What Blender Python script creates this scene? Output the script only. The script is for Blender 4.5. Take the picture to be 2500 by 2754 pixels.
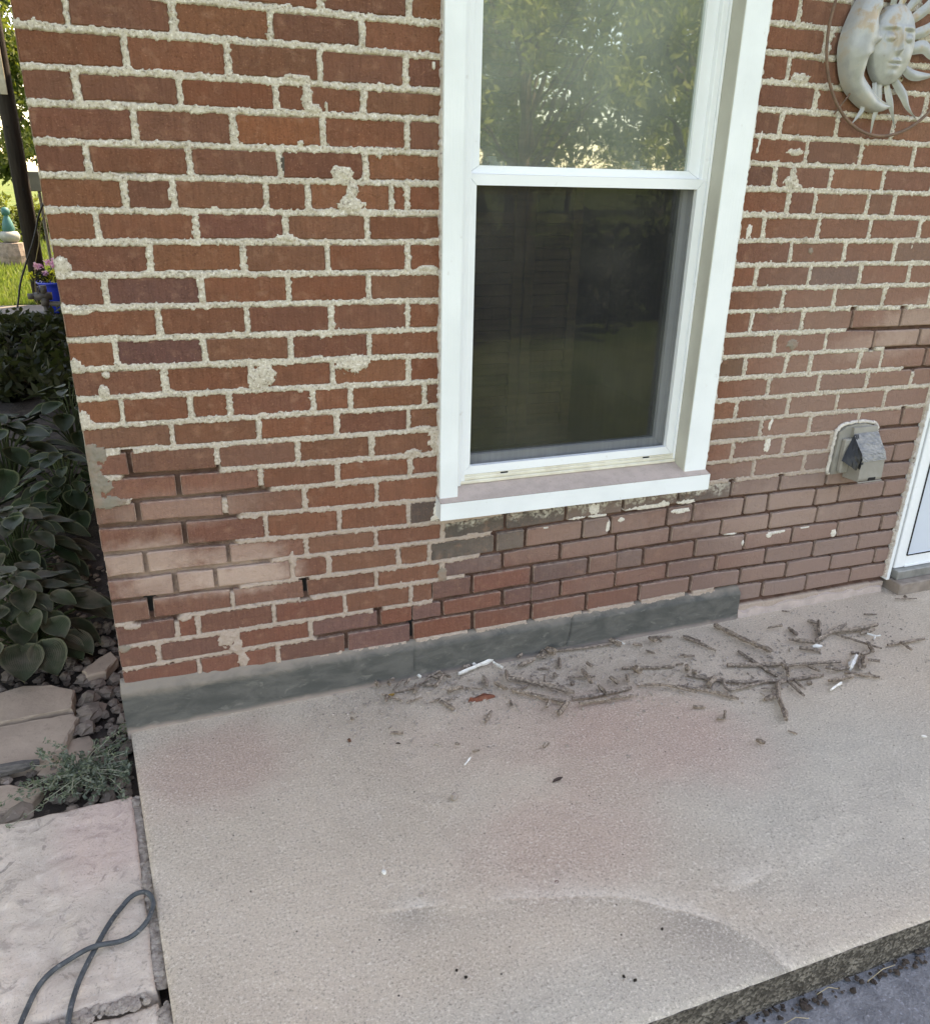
import bpy, math, random
import numpy as np
from mathutils import Matrix, Vector
for o in list(bpy.data.objects): bpy.data.objects.remove(o)
S = bpy.context.scene
C = S.collection
R = math.radians
rng = np.random.RandomState(7); rnd = random.Random(11)

# ------------------------------------------------------------------ camera
cam = bpy.data.objects.new('camera', bpy.data.cameras.new('camera')); C.objects.link(cam)
cam.data.sensor_fit = 'HORIZONTAL'; cam.data.sensor_width = 36; cam.data.lens = 36*2154.778/2500
cam.data.clip_start = .05; cam.data.clip_end = 2000
CA = ((0.93958053,-0.11293583,0.32316239),(-0.34169469,-0.36679326,0.86527882),(0.0208128,-0.92342201,-0.38322138))
cam.matrix_world = Matrix(((CA[0][0],-CA[0][1],-CA[0][2],0.21436),(CA[1][0],-CA[1][1],-CA[1][2],-2.00209),(CA[2][0],-CA[2][1],-CA[2][2],1.41597),(0,0,0,1)))
S.camera = cam
# ------------------------------------------------------------------ sky, sun, exposure
SUN_EL, SUN_DIR = 50, Vector((.80,.60,0)).normalized()
w = bpy.data.worlds.new('World'); S.world = w; w.use_nodes = True
nt = w.node_tree; bg = nt.nodes['Background']; sky = nt.nodes.new('ShaderNodeTexSky')
sky.sky_type = 'NISHITA'; sky.sun_disc = False; sky.sun_elevation = R(SUN_EL); sky.sun_rotation = math.atan2(SUN_DIR.x, SUN_DIR.y)
sky.air_density = 1.0; sky.dust_density = .9; sky.ozone_density = 1.0
nt.links.new(sky.outputs[0], bg.inputs[0]); bg.inputs[1].default_value = .15
sl = bpy.data.lights.new('sun', 'SUN'); sl.energy = 3.2; sl.angle = R(.53); sl.color = (1,.95,.86)
so = bpy.data.objects.new('sun', sl); C.objects.link(so); so.location = (6,5,9)
sd = Vector((SUN_DIR.x*math.cos(R(SUN_EL)), SUN_DIR.y*math.cos(R(SUN_EL)), math.sin(R(SUN_EL))))
so.rotation_euler = sd.to_track_quat('Z','Y').to_euler()
S.view_settings.view_transform = 'Standard'; S.view_settings.look = 'None'
S.view_settings.exposure = 2.45; S.view_settings.gamma = 1.0; S.view_settings.use_curve_mapping = False
S.view_settings.use_white_balance = True; S.view_settings.white_balance_temperature = 9400; S.view_settings.white_balance_tint = 18
S.render.engine = 'CYCLES'; S.cycles.max_bounces = 7; S.cycles.transparent_max_bounces = 16

# ------------------------------------------------------------------ helpers
def tag(o, label=None, cat=None, group=None, kind=None):
    if label: o['label'] = label
    if cat: o['category'] = cat
    if group: o['group'] = group
    if kind: o['kind'] = kind
    return o
def empty(name, loc=(0,0,0), parent=None):
    o = bpy.data.objects.new(name, None); C.objects.link(o); o.location = loc; o.empty_display_size = .05
    if parent: o.parent = parent
    return o
def mesh(name, v, f, m, parent=None, smooth=False, attrs=None):
    me = bpy.data.meshes.new(name); me.from_pydata([tuple(q) for q in v], [], [tuple(q) for q in f]); me.update()
    if m: me.materials.append(m)
    if smooth: me.polygons.foreach_set('use_smooth', [True]*len(me.polygons))
    for k, a in (attrs or {}).items():
        at = me.attributes.new(k, 'FLOAT', 'POINT'); at.data.foreach_set('value', np.asarray(a, np.float32))
    return link(name, me, parent)
def bigmesh(name, V, F, m, parent=None, smooth=True, attrs=None):
    me = bpy.data.meshes.new(name); V = np.asarray(V, np.float32); F = np.asarray(F, np.int32); k = F.shape[1]
    me.vertices.add(len(V)); me.vertices.foreach_set('co', V.ravel())
    me.loops.add(F.size); me.loops.foreach_set('vertex_index', F.ravel())
    me.polygons.add(len(F)); me.polygons.foreach_set('loop_start', np.arange(len(F), dtype=np.int32)*k)
    me.polygons.foreach_set('use_smooth', np.full(len(F), smooth)); me.update(calc_edges=True)
    if m: me.materials.append(m)
    for n, a in (attrs or {}).items():
        at = me.attributes.new(n, 'FLOAT', 'POINT'); at.data.foreach_set('value', np.asarray(a, np.float32))
    return link(name, me, parent)
def link(name, me, parent=None):
    o = bpy.data.objects.new(name, me); C.objects.link(o)
    if parent: o.parent = parent
    return o
class MB:
    def __init__(s): s.v = []; s.f = []
    def add(s, v, f):
        n = len(s.v); s.v += [tuple(q) for q in v]; s.f += [tuple(i+n for i in q) for q in f]; return s
    def box(s, x0, x1, y0, y1, z0, z1, b=0.0):
        if b <= 0:
            v = [(x,y,z) for x in (x0,x1) for y in (y0,y1) for z in (z0,z1)]
            return s.add(v, [(0,1,3,2),(4,6,7,5),(0,4,5,1),(2,3,7,6),(0,2,6,4),(1,5,7,3)])
        v = []; idx = {}
        X = (x0,x1); Y = (y0,y1); Z = (z0,z1)
        for i in (0,1):
            for j in (0,1):
                for k in (0,1):
                    sx, sy, sz = (1-2*i)*b, (1-2*j)*b, (1-2*k)*b
                    for a, d in (('x',(0,sy,sz)),('y',(sx,0,sz)),('z',(sx,sy,0))):
                        idx[i,j,k,a] = len(v); v.append((X[i]+d[0], Y[j]+d[1], Z[k]+d[2]))
        f = []
        for i in (0,1):
            q = [idx[i,0,0,'x'],idx[i,0,1,'x'],idx[i,1,1,'x'],idx[i,1,0,'x']]; f.append(q if i == 0 else q[::-1])
            q = [idx[0,i,0,'y'],idx[1,i,0,'y'],idx[1,i,1,'y'],idx[0,i,1,'y']]; f.append(q if i == 0 else q[::-1])
            q = [idx[0,0,i,'z'],idx[0,1,i,'z'],idx[1,1,i,'z'],idx[1,0,i,'z']]; f.append(q if i == 0 else q[::-1])
        for i in (0,1):
            for j in (0,1):
                q = [idx[i,j,0,'x'],idx[i,j,1,'x'],idx[i,j,1,'y'],idx[i,j,0,'y']]; f.append(q if i == j else q[::-1])
                q = [idx[i,0,j,'x'],idx[i,0,j,'z'],idx[i,1,j,'z'],idx[i,1,j,'x']]; f.append(q if i == j else q[::-1])
                q = [idx[0,i,j,'y'],idx[1,i,j,'y'],idx[1,i,j,'z'],idx[0,i,j,'z']]; f.append(q if i == j else q[::-1])
                for k in (0,1):
                    q = [idx[i,j,k,'x'],idx[i,j,k,'y'],idx[i,j,k,'z']]; f.append(q if (i+j+k) % 2 == 0 else q[::-1])
        return s.add(v, f)
    def tube(s, pts, rad, n=8, cap=True):
        P = [Vector([float(c) for c in p]) for p in pts]; rr = [float(q) for q in rad] if hasattr(rad, '__len__') else [rad]*len(P); v = []; up = Vector((0.13,.21,1)).normalized()
        for i, p in enumerate(P):
            t = (P[min(i+1,len(P)-1)]-P[max(i-1,0)]).normalized()
            a = t.cross(up)
            if a.length < 1e-3: a = t.cross(Vector((1,0,0)))
            a.normalize(); b = t.cross(a)
            for k in range(n):
                th = 2*math.pi*k/n; v.append(p+rr[i]*(math.cos(th)*a+math.sin(th)*b))
        f = [(i*n+k, i*n+(k+1)%n, (i+1)*n+(k+1)%n, (i+1)*n+k) for i in range(len(P)-1) for k in range(n)]
        if cap: f += [tuple(range(n))[::-1], tuple(range((len(P)-1)*n, len(P)*n))]
        return s.add(v, f)
    def prism(s, poly, z0, z1):          # poly in xy, extruded along z
        n = len(poly); v = [(x,y,z0) for x,y in poly]+[(x,y,z1) for x,y in poly]
        return s.add(v, [tuple(range(n))[::-1], tuple(range(n,2*n))]+[(i,(i+1)%n,n+(i+1)%n,n+i) for i in range(n)])
    def build(s, name, m, parent=None, smooth=False): return mesh(name, s.v, s.f, m, parent, smooth)
def spline(pts, n):
    P = np.array(pts, float); out = []
    Q = np.vstack([2*P[0]-P[1], P, 2*P[-1]-P[-2]])
    for i in range(1, len(Q)-2):
        for k in range(n):
            t = k/n; a,b,c,d = Q[i-1:i+3]
            out.append(.5*((2*b)+(-a+c)*t+(2*a-5*b+4*c-d)*t*t+(-a+3*b-3*c+d)*t**3))
    out.append(P[-1]); return np.array(out)
_tab = {}
def vn(x, y, sc, seed=0):                # smooth value noise in [-1,1]
    if seed not in _tab: _tab[seed] = np.random.RandomState(seed+100).rand(256,256)*2-1
    T = _tab[seed]; x = np.asarray(x)*sc+37.3; y = np.asarray(y)*sc+11.7
    i = np.floor(x).astype(int); j = np.floor(y).astype(int); u = x-i; v = y-j
    u = u*u*(3-2*u); v = v*v*(3-2*v)
    g = lambda a, b: T[a % 256, b % 256]
    return (g(i,j)*(1-u)+g(i+1,j)*u)*(1-v)+(g(i,j+1)*(1-u)+g(i+1,j+1)*u)*v
def fbm(x, y, sc, seed=0, o=3): return sum(vn(x, y, sc*2**k, seed+k)/2**k for k in range(o))/1.75
def sst(a, b, x): t = np.clip((np.asarray(x)-a)/(b-a), 0, 1); return t*t*(3-2*t)

# ------------------------------------------------------------------ materials
class NT:
    def __init__(s, name):
        s.m = bpy.data.materials.new(name); s.m.use_nodes = True; s.t = s.m.node_tree; s.n = s.t.nodes
        s.b = s.n['Principled BSDF']; s.out = s.n['Material Output']; s.b.inputs['Specular IOR Level'].default_value = .3
    def L(s, a, b): s.t.links.new(a, b)
    def N(s, ty, **kw):
        n = s.n.new('ShaderNode'+ty)
        for k, v in kw.items(): setattr(n, k, v)
        return n
    def put(s, sock, v):
        if hasattr(v, 'is_linked'): s.L(v, sock)
        elif isinstance(v, (tuple, list)) and sock.type == 'RGBA': sock.default_value = tuple(v)+((1,) if len(v) == 3 else ())
        else: sock.default_value = v
    def pos(s): return s.N('NewGeometry').outputs['Position']
    def obj(s): return s.N('TexCoord').outputs['Object']
    def mp(s, v, sc=(1,1,1), loc=(0,0,0), rot=(0,0,0)):
        n = s.N('Mapping'); s.L(v, n.inputs[0]); n.inputs['Scale'].default_value = sc; n.inputs['Location'].default_value = loc; n.inputs['Rotation'].default_value = rot; return n.outputs[0]
    def noise(s, v, sc, det=4, rough=.55, dist=0.0):
        n = s.N('TexNoise'); s.L(v, n.inputs['Vector']); n.inputs['Scale'].default_value = sc; n.inputs['Detail'].default_value = det
        n.inputs['Roughness'].default_value = rough; n.inputs['Distortion'].default_value = dist; return n.outputs['Fac']
    def vor(s, v, sc, feature='F1', out='Distance', rand=1.0):
        n = s.N('TexVoronoi', feature=feature); s.L(v, n.inputs['Vector']); n.inputs['Scale'].default_value = sc; n.inputs['Randomness'].default_value = rand; return n.outputs[out]
    def mr(s, v, a, b, c=0., d=1., smooth=True):
        n = s.N('MapRange', interpolation_type='SMOOTHSTEP' if smooth else 'LINEAR'); s.put(n.inputs[0], v)
        for i, q in enumerate((a,b,c,d)): n.inputs[i+1].default_value = q
        return n.outputs[0]
    def m2(s, op, a, b=0.0):
        n = s.N('Math', operation=op); s.put(n.inputs[0], a); s.put(n.inputs[1], b); n.use_clamp = False; return n.outputs[0]
    def mix(s, f, a, b, mode='MIX'):
        n = s.N('Mix', data_type='RGBA', blend_type=mode); s.put(n.inputs[0], f); s.put(n.inputs[6], a); s.put(n.inputs[7], b); return n.outputs[2]
    def xyz(s, v): n = s.N('SeparateXYZ'); s.L(v, n.inputs[0]); return n.outputs
    def attr(s, a): n = s.N('Attribute', attribute_name=a); return n.outputs['Fac']
    def bump(s, h, strength=.5, dist=.01, prev=None):
        n = s.N('Bump'); s.L(h, n.inputs['Height']); n.inputs['Strength'].default_value = strength; n.inputs['Distance'].default_value = dist
        if prev: s.L(prev, n.inputs['Normal'])
        return n.outputs[0]
    def end(s, col, rough=.8, nrm=None, spec=None, metal=None):
        s.put(s.b.inputs['Base Color'], col); s.put(s.b.inputs['Roughness'], rough)
        if nrm: s.L(nrm, s.b.inputs['Normal'])
        if spec is not None: s.b.inputs['Specular IOR Level'].default_value = spec
        if metal is not None: s.put(s.b.inputs['Metallic'], metal)
        return s.m
def rgb(r, g, b):                        # sRGB 0-255 to linear
    return tuple((c/255/12.92 if c/255 <= .04045 else ((c/255+.055)/1.055)**2.4) for c in (r,g,b))
def blobmask(t, P, x, y, rx, ry, nz, amp=.45):   # soft patch of dust with an uneven edge
    X = t.xyz(P); a = t.m2('POWER', t.m2('DIVIDE', t.m2('SUBTRACT', X[0], x), rx), 2.0)
    b = t.m2('POWER', t.m2('DIVIDE', t.m2('SUBTRACT', X[y[0]], y[1]), ry), 2.0)
    d = t.m2('SQRT', t.m2('ADD', a, b)); d = t.m2('ADD', d, t.m2('MULTIPLY', t.m2('SUBTRACT', nz, .5), amp*2))
    return t.mr(d, .35, 1.15, 1, 0)

DUSTY = ((.10,.50,.15,.07,.6),(.33,.42,.18,.06,.75),(.14,.43,.15,.06,.5),(.33,.48,.14,.05,.45),(.2,.63,.22,.06,.25),(2.52,1.0,.20,.09,.45),(2.35,.94,.18,.06,.3),(1.35,.40,.5,.10,.16),(2.1,.40,.4,.12,.22))
def M_brick():
    t = NT('brick_clay'); P = t.pos(); oi = t.N('ObjectInfo'); col = oi.outputs['Color']; X = t.xyz(P)
    rv = t.N('CombineXYZ'); t.L(oi.outputs['Random'], rv.inputs[0]); t.L(oi.outputs['Random'], rv.inputs[2])
    va = t.N('VectorMath', operation='MULTIPLY_ADD'); t.L(rv.outputs[0], va.inputs[0]); va.inputs[1].default_value = (31,7,17); t.L(P, va.inputs[2]); Q = va.outputs[0]
    big = t.noise(Q, 14, 3); fine = t.noise(Q, 260, 3); streak = t.noise(t.mp(Q, (170,40,16)), 1, 3, .6); scr = t.noise(t.mp(Q, (60,40,300), rot=(0,.5,0)), 1, 2, .5)
    c = t.mix(t.mr(big, .35, .7), col, t.mix(1, col, (1.10,1.04,1.0), 'MULTIPLY'))
    c = t.mix(t.mr(big, .60, .78, 0, .5), c, t.mix(1, col, (.70,.72,.80), 'MULTIPLY'))
    c = t.mix(t.mr(streak, .38, .72, 0, .5), c, t.mix(1, c, (.62,.6,.6), 'MULTIPLY'))
    c = t.mix(t.mr(t.noise(Q, 30, 4), .52, .75, 0, .4), c, rgb(164,124,102)); c = t.mix(t.mr(fine, .60, .75, 0, .55), c, rgb(178,128,105))
    c = t.mix(t.mr(fine, .42, .30, 0, .5), c, rgb(72,44,38))
    c = t.mix(t.mr(scr, .66, .74, 0, .4), c, rgb(172,126,104))
    nz = t.noise(P, 9, 4); nz2 = t.noise(P, 28, 5)
    # powdered mortar and brick dust settled on the freshly ground courses
    low = t.mr(t.m2('ADD', X[2], t.m2('MULTIPLY', t.m2('SUBTRACT', nz, .5), .35)), .86, .40, 0, .66)
    rgt = t.mr(t.m2('ADD', X[0], t.m2('MULTIPLY', t.m2('SUBTRACT', nz, .5), .5)), .95, 1.6, .22, 1)
    dust = t.m2('MULTIPLY', t.m2('MULTIPLY', low, rgt), t.mr(oi.outputs['Random'], 0, 1, .5, 1.15, False))
    c = t.mix(dust, c, rgb(134,113,105))
    up = t.m2('MULTIPLY', t.mr(X[2], 1.5, .8, .12, .45), t.mr(X[0], 1.7, 2.1, 0, 1)); c = t.mix(up, c, rgb(160,138,128))
    for (x, z, rx, rz, k) in DUSTY:
        c = t.mix(t.m2('MULTIPLY', blobmask(t, P, x, (2,z), rx, rz, nz2), k), c, rgb(192,168,154))
    # old paint and lime left along the brick heads under the sill
    h = t.m2('ADD', X[2], t.m2('MULTIPLY', t.m2('SUBTRACT', nz2, .5), .12)); head = t.m2('MULTIPLY', t.mr(h, .478, .515), t.mr(X[2], .535, .528))
    inx = t.m2('MULTIPLY', t.mr(X[0], .88, .92), t.mr(X[0], 1.95, 1.80))
    c = t.mix(t.m2('MULTIPLY', t.m2('MULTIPLY', head, inx), t.mr(t.noise(P, 90, 4), .38, .58, 0, .85)), c, rgb(200,194,180))
    c = t.mix(t.m2('MULTIPLY', t.mr(t.attr('bev'), .25, .8), t.mr(t.noise(P, 70, 3), .3, .65, .08, .6)), c, rgb(176,156,142))
    # face edges carry a pale dusty line where the joint was cut
    br = t.noise(Q, 42, 6, .7, 1.2); b1 = t.bump(br, .85, .007); b2 = t.bump(streak, .25, .002, b1); b3 = t.bump(fine, .3, .0012, b2)
    return t.end(c, .92, b3, .15)
def M_mortar():
    t = NT('mortar'); P = t.pos(); X = t.xyz(P); k = t.attr('kind'); rk = t.attr('rake')
    g = t.noise(P, 170, 4, .7); nz = t.noise(P, 20, 4)
    c = t.mix(t.mr(nz, .3, .7), rgb(202,193,178), rgb(184,174,159))
    c = t.mix(t.mr(g, .54, .66, 0, .85), c, rgb(118,108,96)); c = t.mix(t.mr(g, .46, .34, 0, .8), c, rgb(236,231,220))
    c = t.mix(t.mr(t.noise(P, 140, 2), .62, .74, 0, .6), c, rgb(140,104,86))
    low = t.mr(t.m2('ADD', X[2], t.m2('MULTIPLY', t.m2('SUBTRACT', nz, .5), .3)), 1.0, .45, 0, .8); c = t.mix(low, c, rgb(168,148,136))
    cut = t.mix(t.mr(nz, .35, .7), rgb(102,78,69), rgb(80,60,53)); c = t.mix(rk, c, cut)
    nz2 = t.noise(P, 28, 5)
    for (x, z, rx, rz, kd) in DUSTY[:5]: c = t.mix(t.m2('MULTIPLY', blobmask(t, P, x, (2,z), rx, rz, nz2), kd*.8), c, rgb(184,162,148))
    cem = t.mix(t.mr(nz, .35, .7), rgb(134,126,114), rgb(150,128,114)); c = t.mix(t.mr(t.m2('ABSOLUTE', t.m2('SUBTRACT', k, 1.0)), .5, .3), c, cem)
    wh = t.mix(t.mr(g, .35, .7), rgb(222,216,206), rgb(196,188,176)); c = t.mix(t.mr(t.m2('ABSOLUTE', t.m2('SUBTRACT', k, 2.0)), .5, .3), c, wh)
    c = t.mix(t.mr(k, 2.5, 2.7), c, rgb(84,78,70))
    b = t.bump(g, .8, .003); b = t.bump(nz, .3, .004, b)
    return t.end(c, .95, b, .1)
def M_simple(name, c1, c2, sc=30, rough=.7, bsc=None, bs=.3, bd=.004, spec=.3, stretch=(1,1,1), metal=None, speck=None, coords='pos'):
    t = NT(name); P = t.mp(t.pos() if coords == 'pos' else t.obj(), stretch); n = t.noise(P, sc, 5, .6); c = t.mix(t.mr(n, .3, .7), c1, c2)
    if speck: c = t.mix(t.mr(t.noise(P, speck[0], 2), .60, .70, 0, speck[2]), c, speck[1])
    b = t.bump(t.noise(P, bsc or sc*3, 4), bs, bd) if bs else None
    return t.end(c, rough, b, spec, metal)
def M_patio():
    t = NT('dusty_concrete'); P = t.pos(); X = t.xyz(P); n1 = t.noise(P, 2.2, 4); n2 = t.noise(P, 7, 5); g = t.noise(P, 165, 4, .8); g2 = t.noise(P, 300, 2, .6)
    c = t.mix(t.mr(n1, .35, .68), rgb(214,196,176), rgb(201,184,165)); c = t.mix(t.mr(n2, .45, .75, 0, .5), c, rgb(213,197,179))
    # ground clear of dust, where the sandy concrete itself shows
    bare = t.m2('MAXIMUM', blobmask(t, P, 1.75, (1,-.85), .75, .45, n1, .35), blobmask(t, P, .75, (1,-1.2), .9, .22, n1, .4))
    c = t.mix(t.m2('MULTIPLY', bare, .75), c, t.mix(t.mr(n2, .35, .7), rgb(202,195,181), rgb(186,180,168)))
    dl = t.attr('dust_ridge_shade'); c = t.mix(t.mr(dl, .05, .9, 0, .9), c, rgb(236,226,212)); c = t.mix(t.mr(dl, -.05, -.9, 0, .7), c, rgb(150,142,133))  # pale dust above the arcs, with the ridge shading put into the colour
    for (x, y, rx, ry, k) in ((.20,-.22,.26,.22,.5),(1.32,-.47,.38,.26,.5),(.95,-.74,.30,.20,.42),(1.05,-.35,.45,.2,.25),(1.5,-.6,.25,.2,.3)):
        c = t.mix(t.m2('MULTIPLY', blobmask(t, P, x, (1,y), rx, ry, n2, .3), k), c, rgb(196,160,146))
    c = t.mix(t.mr(g, .54, .66, 0, .68), c, rgb(126,118,110)); c = t.mix(t.mr(g, .47, .36, 0, .65), c, rgb(244,234,220)); c = t.mix(t.mr(g2, .61, .73, 0, .5), c, rgb(98,91,86))
    pit = t.vor(P, 34); c = t.mix(t.m2('MULTIPLY', t.mr(pit, .10, .05), t.mr(t.noise(P, 13, 2), .5, .62)), c, rgb(84,76,70))
    b = t.bump(g, 1, .006); b = t.bump(g2, .4, .0012, b)
    return t.end(c, .95, b, .1)
def M_face():      # outer faces of the slab: exposed dark aggregate
    t = NT('exposed_aggregate'); P = t.pos(); v = t.vor(P, 170, out='Color'); n = t.noise(P, 25, 4); s = t.N('SeparateColor'); t.L(v, s.inputs[0])
    c = t.mix(t.mr(s.outputs[0], .2, .95), rgb(80,75,68), rgb(140,132,120)); c = t.mix(t.mr(n, .35, .7, 0, .6), c, rgb(62,57,51))
    b = t.bump(t.vor(P, 170), .8, .004); return t.end(c, .95, b, .1)
def M_parge():
    t = NT('cement_render'); P = t.pos(); X = t.xyz(P); n = t.noise(t.mp(P, (1,1,2.2)), 11, 5, .62, .6); f = t.noise(P, 160, 3); d = t.noise(t.mp(P, (1,1,3), rot=(0,.25,0)), 40, 4)
    c = t.mix(t.mr(n, .3, .68), rgb(80,81,78), rgb(100,99,95)); c = t.mix(t.mr(t.noise(t.mp(P, (1,1,2), rot=(0,.3,0)), 22, 5, .6, .8), .58, .72, 0, .45), c, rgb(134,131,124)); c = t.mix(t.mr(f, .6, .75, 0, .3), c, rgb(70,70,66))
    top = t.mr(t.m2('ADD', X[2], t.m2('MULTIPLY', t.m2('SUBTRACT', n, .5), .04)), .100, .135, 0, .7); c = t.mix(top, c, rgb(150,138,126))
    bot = t.mr(t.m2('ADD', X[2], t.m2('MULTIPLY', t.m2('SUBTRACT', n, .5), .03)), .022, .0, 0, .8); c = t.mix(bot, c, rgb(168,152,142))
    b = t.bump(f, .4, .002); b = t.bump(n, .35, .006, b); return t.end(c, .93, b, .12)
def M_trim(name, stretch, c1=(.78,.82,.83), c2=(.72,.76,.77)):
    t = NT(name); P = t.pos(); n = t.noise(t.mp(P, stretch), 1, 4, .6); m = t.noise(P, 6, 4); c = t.mix(t.mr(m, .35, .7), c1, c2); c = t.mix(t.mr(t.noise(P, 35, 4), .66, .76, 0, .25), c, rgb(170,160,150))
    return t.end(c, .5, t.bump(n, .45, .0018), .35)
def M_glass(name, refl, dirt):
    t = NT(name); P = t.pos(); w1 = t.noise(t.mp(P, (5,5,7)), 1, 2, .5); nb = t.bump(w1, .06, .008)
    gl = t.N('BsdfGlossy'); gl.inputs['Roughness'].default_value = .015; gl.inputs['Color'].default_value = (.92,1,.98,1); t.L(nb, gl.inputs['Normal'])
    tr = t.N('BsdfTransparent'); tr.inputs['Color'].default_value = (.88,.93,.92,1)
    fr = t.N('Fresnel'); fr.inputs['IOR'].default_value = 1.52; fac = t.m2('ADD', t.m2('MULTIPLY', fr.outputs[0], 1.6), refl)
    a = t.N('MixShader'); t.L(fac, a.inputs[0]); t.L(tr.outputs[0], a.inputs[1]); t.L(gl.outputs[0], a.inputs[2])
    df = t.N('BsdfDiffuse'); df.inputs[0].default_value = (.52,.58,.51,1); b = t.N('MixShader'); t.L(t.mr(t.noise(P, 3, 4), .3, .75, dirt*.6, dirt*1.3), b.inputs[0]); t.L(a.outputs[0], b.inputs[1]); t.L(df.outputs[0], b.inputs[2])
    t.L(b.outputs[0], t.out.inputs[0]); return t.m
def M_screen():
    t = NT('insect_screen'); P = t.pos(); df = t.N('BsdfDiffuse'); t.L(t.mix(t.mr(t.noise(P, 4, 4), .4, .75), (.03,.03,.032), (.06,.058,.055)), df.inputs[0]); tr = t.N('BsdfTransparent')
    v = t.noise(t.mp(P, (120,1,2)), 1, 2); h = t.noise(P, 5, 4)
    m = t.N('MixShader'); t.L(t.mr(t.m2('ADD', v, h), .70, 1.30, .52, .60), m.inputs[0]); t.L(tr.outputs[0], m.inputs[1]); t.L(df.outputs[0], m.inputs[2]); t.L(m.outputs[0], t.out.inputs[0]); return t.m
def M_leaf(name, base, edge, dust=0.0, transl=.25):
    t = NT(name); P = t.pos(); oi = t.N('ObjectInfo'); e = t.attr('edge'); n = t.noise(t.obj(), 60, 4)
    c = t.mix(oi.outputs['Random'], base, tuple(min(1, q*1.7) for q in base)); ed = t.m2('ADD', e, t.m2('MULTIPLY', t.m2('SUBTRACT', n, .5), .35)); c = t.mix(t.mr(ed, .82, .94), c, edge)
    if dust: c = t.mix(t.mr(t.noise(P, 12, 5), .40, .68, dust*.25, dust), c, rgb(116,102,90))
    v = t.N('TexWave', wave_type='BANDS', bands_direction='X'); uvn = t.N('CombineXYZ'); t.L(t.attr('vein'), uvn.inputs[0]); t.L(uvn.outputs[0], v.inputs[0]); v.inputs['Scale'].default_value = 3.2
    b = t.bump(v.outputs['Fac'], .25, .003); t.end(c, .55, b, .3)
    return t.m
def M_foliage(name, c1, c2, c3=None):
    t = NT(name); oi = t.attr('tone'); c = t.mix(oi, c1, c2); t.end(c, .6, None, .25)
    tl = t.N('BsdfTranslucent'); t.L(t.mix(1, c, (1.1,1.25,.6), 'MULTIPLY'), tl.inputs[0]); m = t.N('MixShader'); m.inputs[0].default_value = .35
    t.L(t.b.outputs[0], m.inputs[1]); t.L(tl.outputs[0], m.inputs[2]); t.L(m.outputs[0], t.out.inputs[0]); return t.m
def M_lawn():
    t = NT('lawn'); P = t.pos(); n = t.noise(P, .8, 5); f = t.noise(P, 40, 4); c = t.mix(t.mr(n, .35, .65), (.085,.13,.028), (.15,.17,.05)); c = t.mix(t.mr(f, .4, .7), c, (.05,.085,.02))
    return t.end(c, .9, t.bump(f, 1, .03), .1)
def M_wallbody():
    t = NT('far_brickwork'); P = t.pos(); X = t.xyz(P); cb = t.N('CombineXYZ'); t.L(t.m2('ADD', X[0], X[1]), cb.inputs[0]); t.L(X[2], cb.inputs[1]); br = t.N('TexBrick'); t.L(cb.outputs[0], br.inputs[0])
    br.inputs['Color1'].default_value = (*rgb(132,76,58),1); br.inputs['Color2'].default_value = (*rgb(112,70,58),1); br.inputs['Mortar'].default_value = (*rgb(170,160,145),1)
    br.inputs['Scale'].default_value = 1; br.inputs['Brick Width'].default_value = .2; br.inputs['Row Height'].default_value = .0677; br.inputs['Mortar Size'].default_value = .005
    return t.end(br.outputs['Color'], .9, t.bump(br.outputs['Fac'], .4, -.004), .15)
JZ={-1:[1.7465,1.7415,1.7434,1.7434],0:[1.679,1.6778,1.6748,1.6702],1:[1.6067,1.6061,1.6089,1.6078],2:[1.5421,1.5466,1.5435,1.5402],3:[1.4707,1.4742,1.4748,1.4722],4:[1.4067,1.4046,1.4088,1.4053],5:[1.3386,1.3374,1.3406,1.3334],6:[1.2729,1.2711,1.2698,1.2685],7:[1.2044,1.1977,1.2024,1.2008],8:[1.1338,1.1277,1.1354,1.1325],9:[1.0634,1.0549,1.0713,1.0624],10:[0.9978,0.986,1.0026,0.9953],11:[0.9286,0.9173,0.9357,0.9304],12:[0.8617,0.85,0.8697,0.8587],13:[0.797,0.7831,0.8009,0.7944],14:[0.7315,0.7137,0.7334,0.7232],15:[0.664,0.6527,0.6651,0.654],16:[0.604,0.5777,0.5977,0.5911],17:[0.529,0.5053,0.5289,0.5209],18:[0.4605,0.4465,0.4655,0.4587],19:[0.394,0.3798,0.3929,0.3887],20:[0.3264,0.3209,0.3297,0.3171],21:[0.2585,0.252,0.2607,0.2519],22:[0.1919,0.192,0.1949,0.1827],23:[0.1255,0.1235,0.128,0.116],24:[0.058,0.058,0.06,0.049],-2:[1.8142,1.8092,1.8111,1.8111],-3:[1.8819,1.8769,1.8788,1.8788],-4:[1.9496,1.9446,1.9465,1.9465],-5:[2.0173,2.0123,2.0142,2.0142],-6:[2.085,2.08,2.0819,2.0819],25:[-0.01,-0.01,-0.008,-0.018]}
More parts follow.
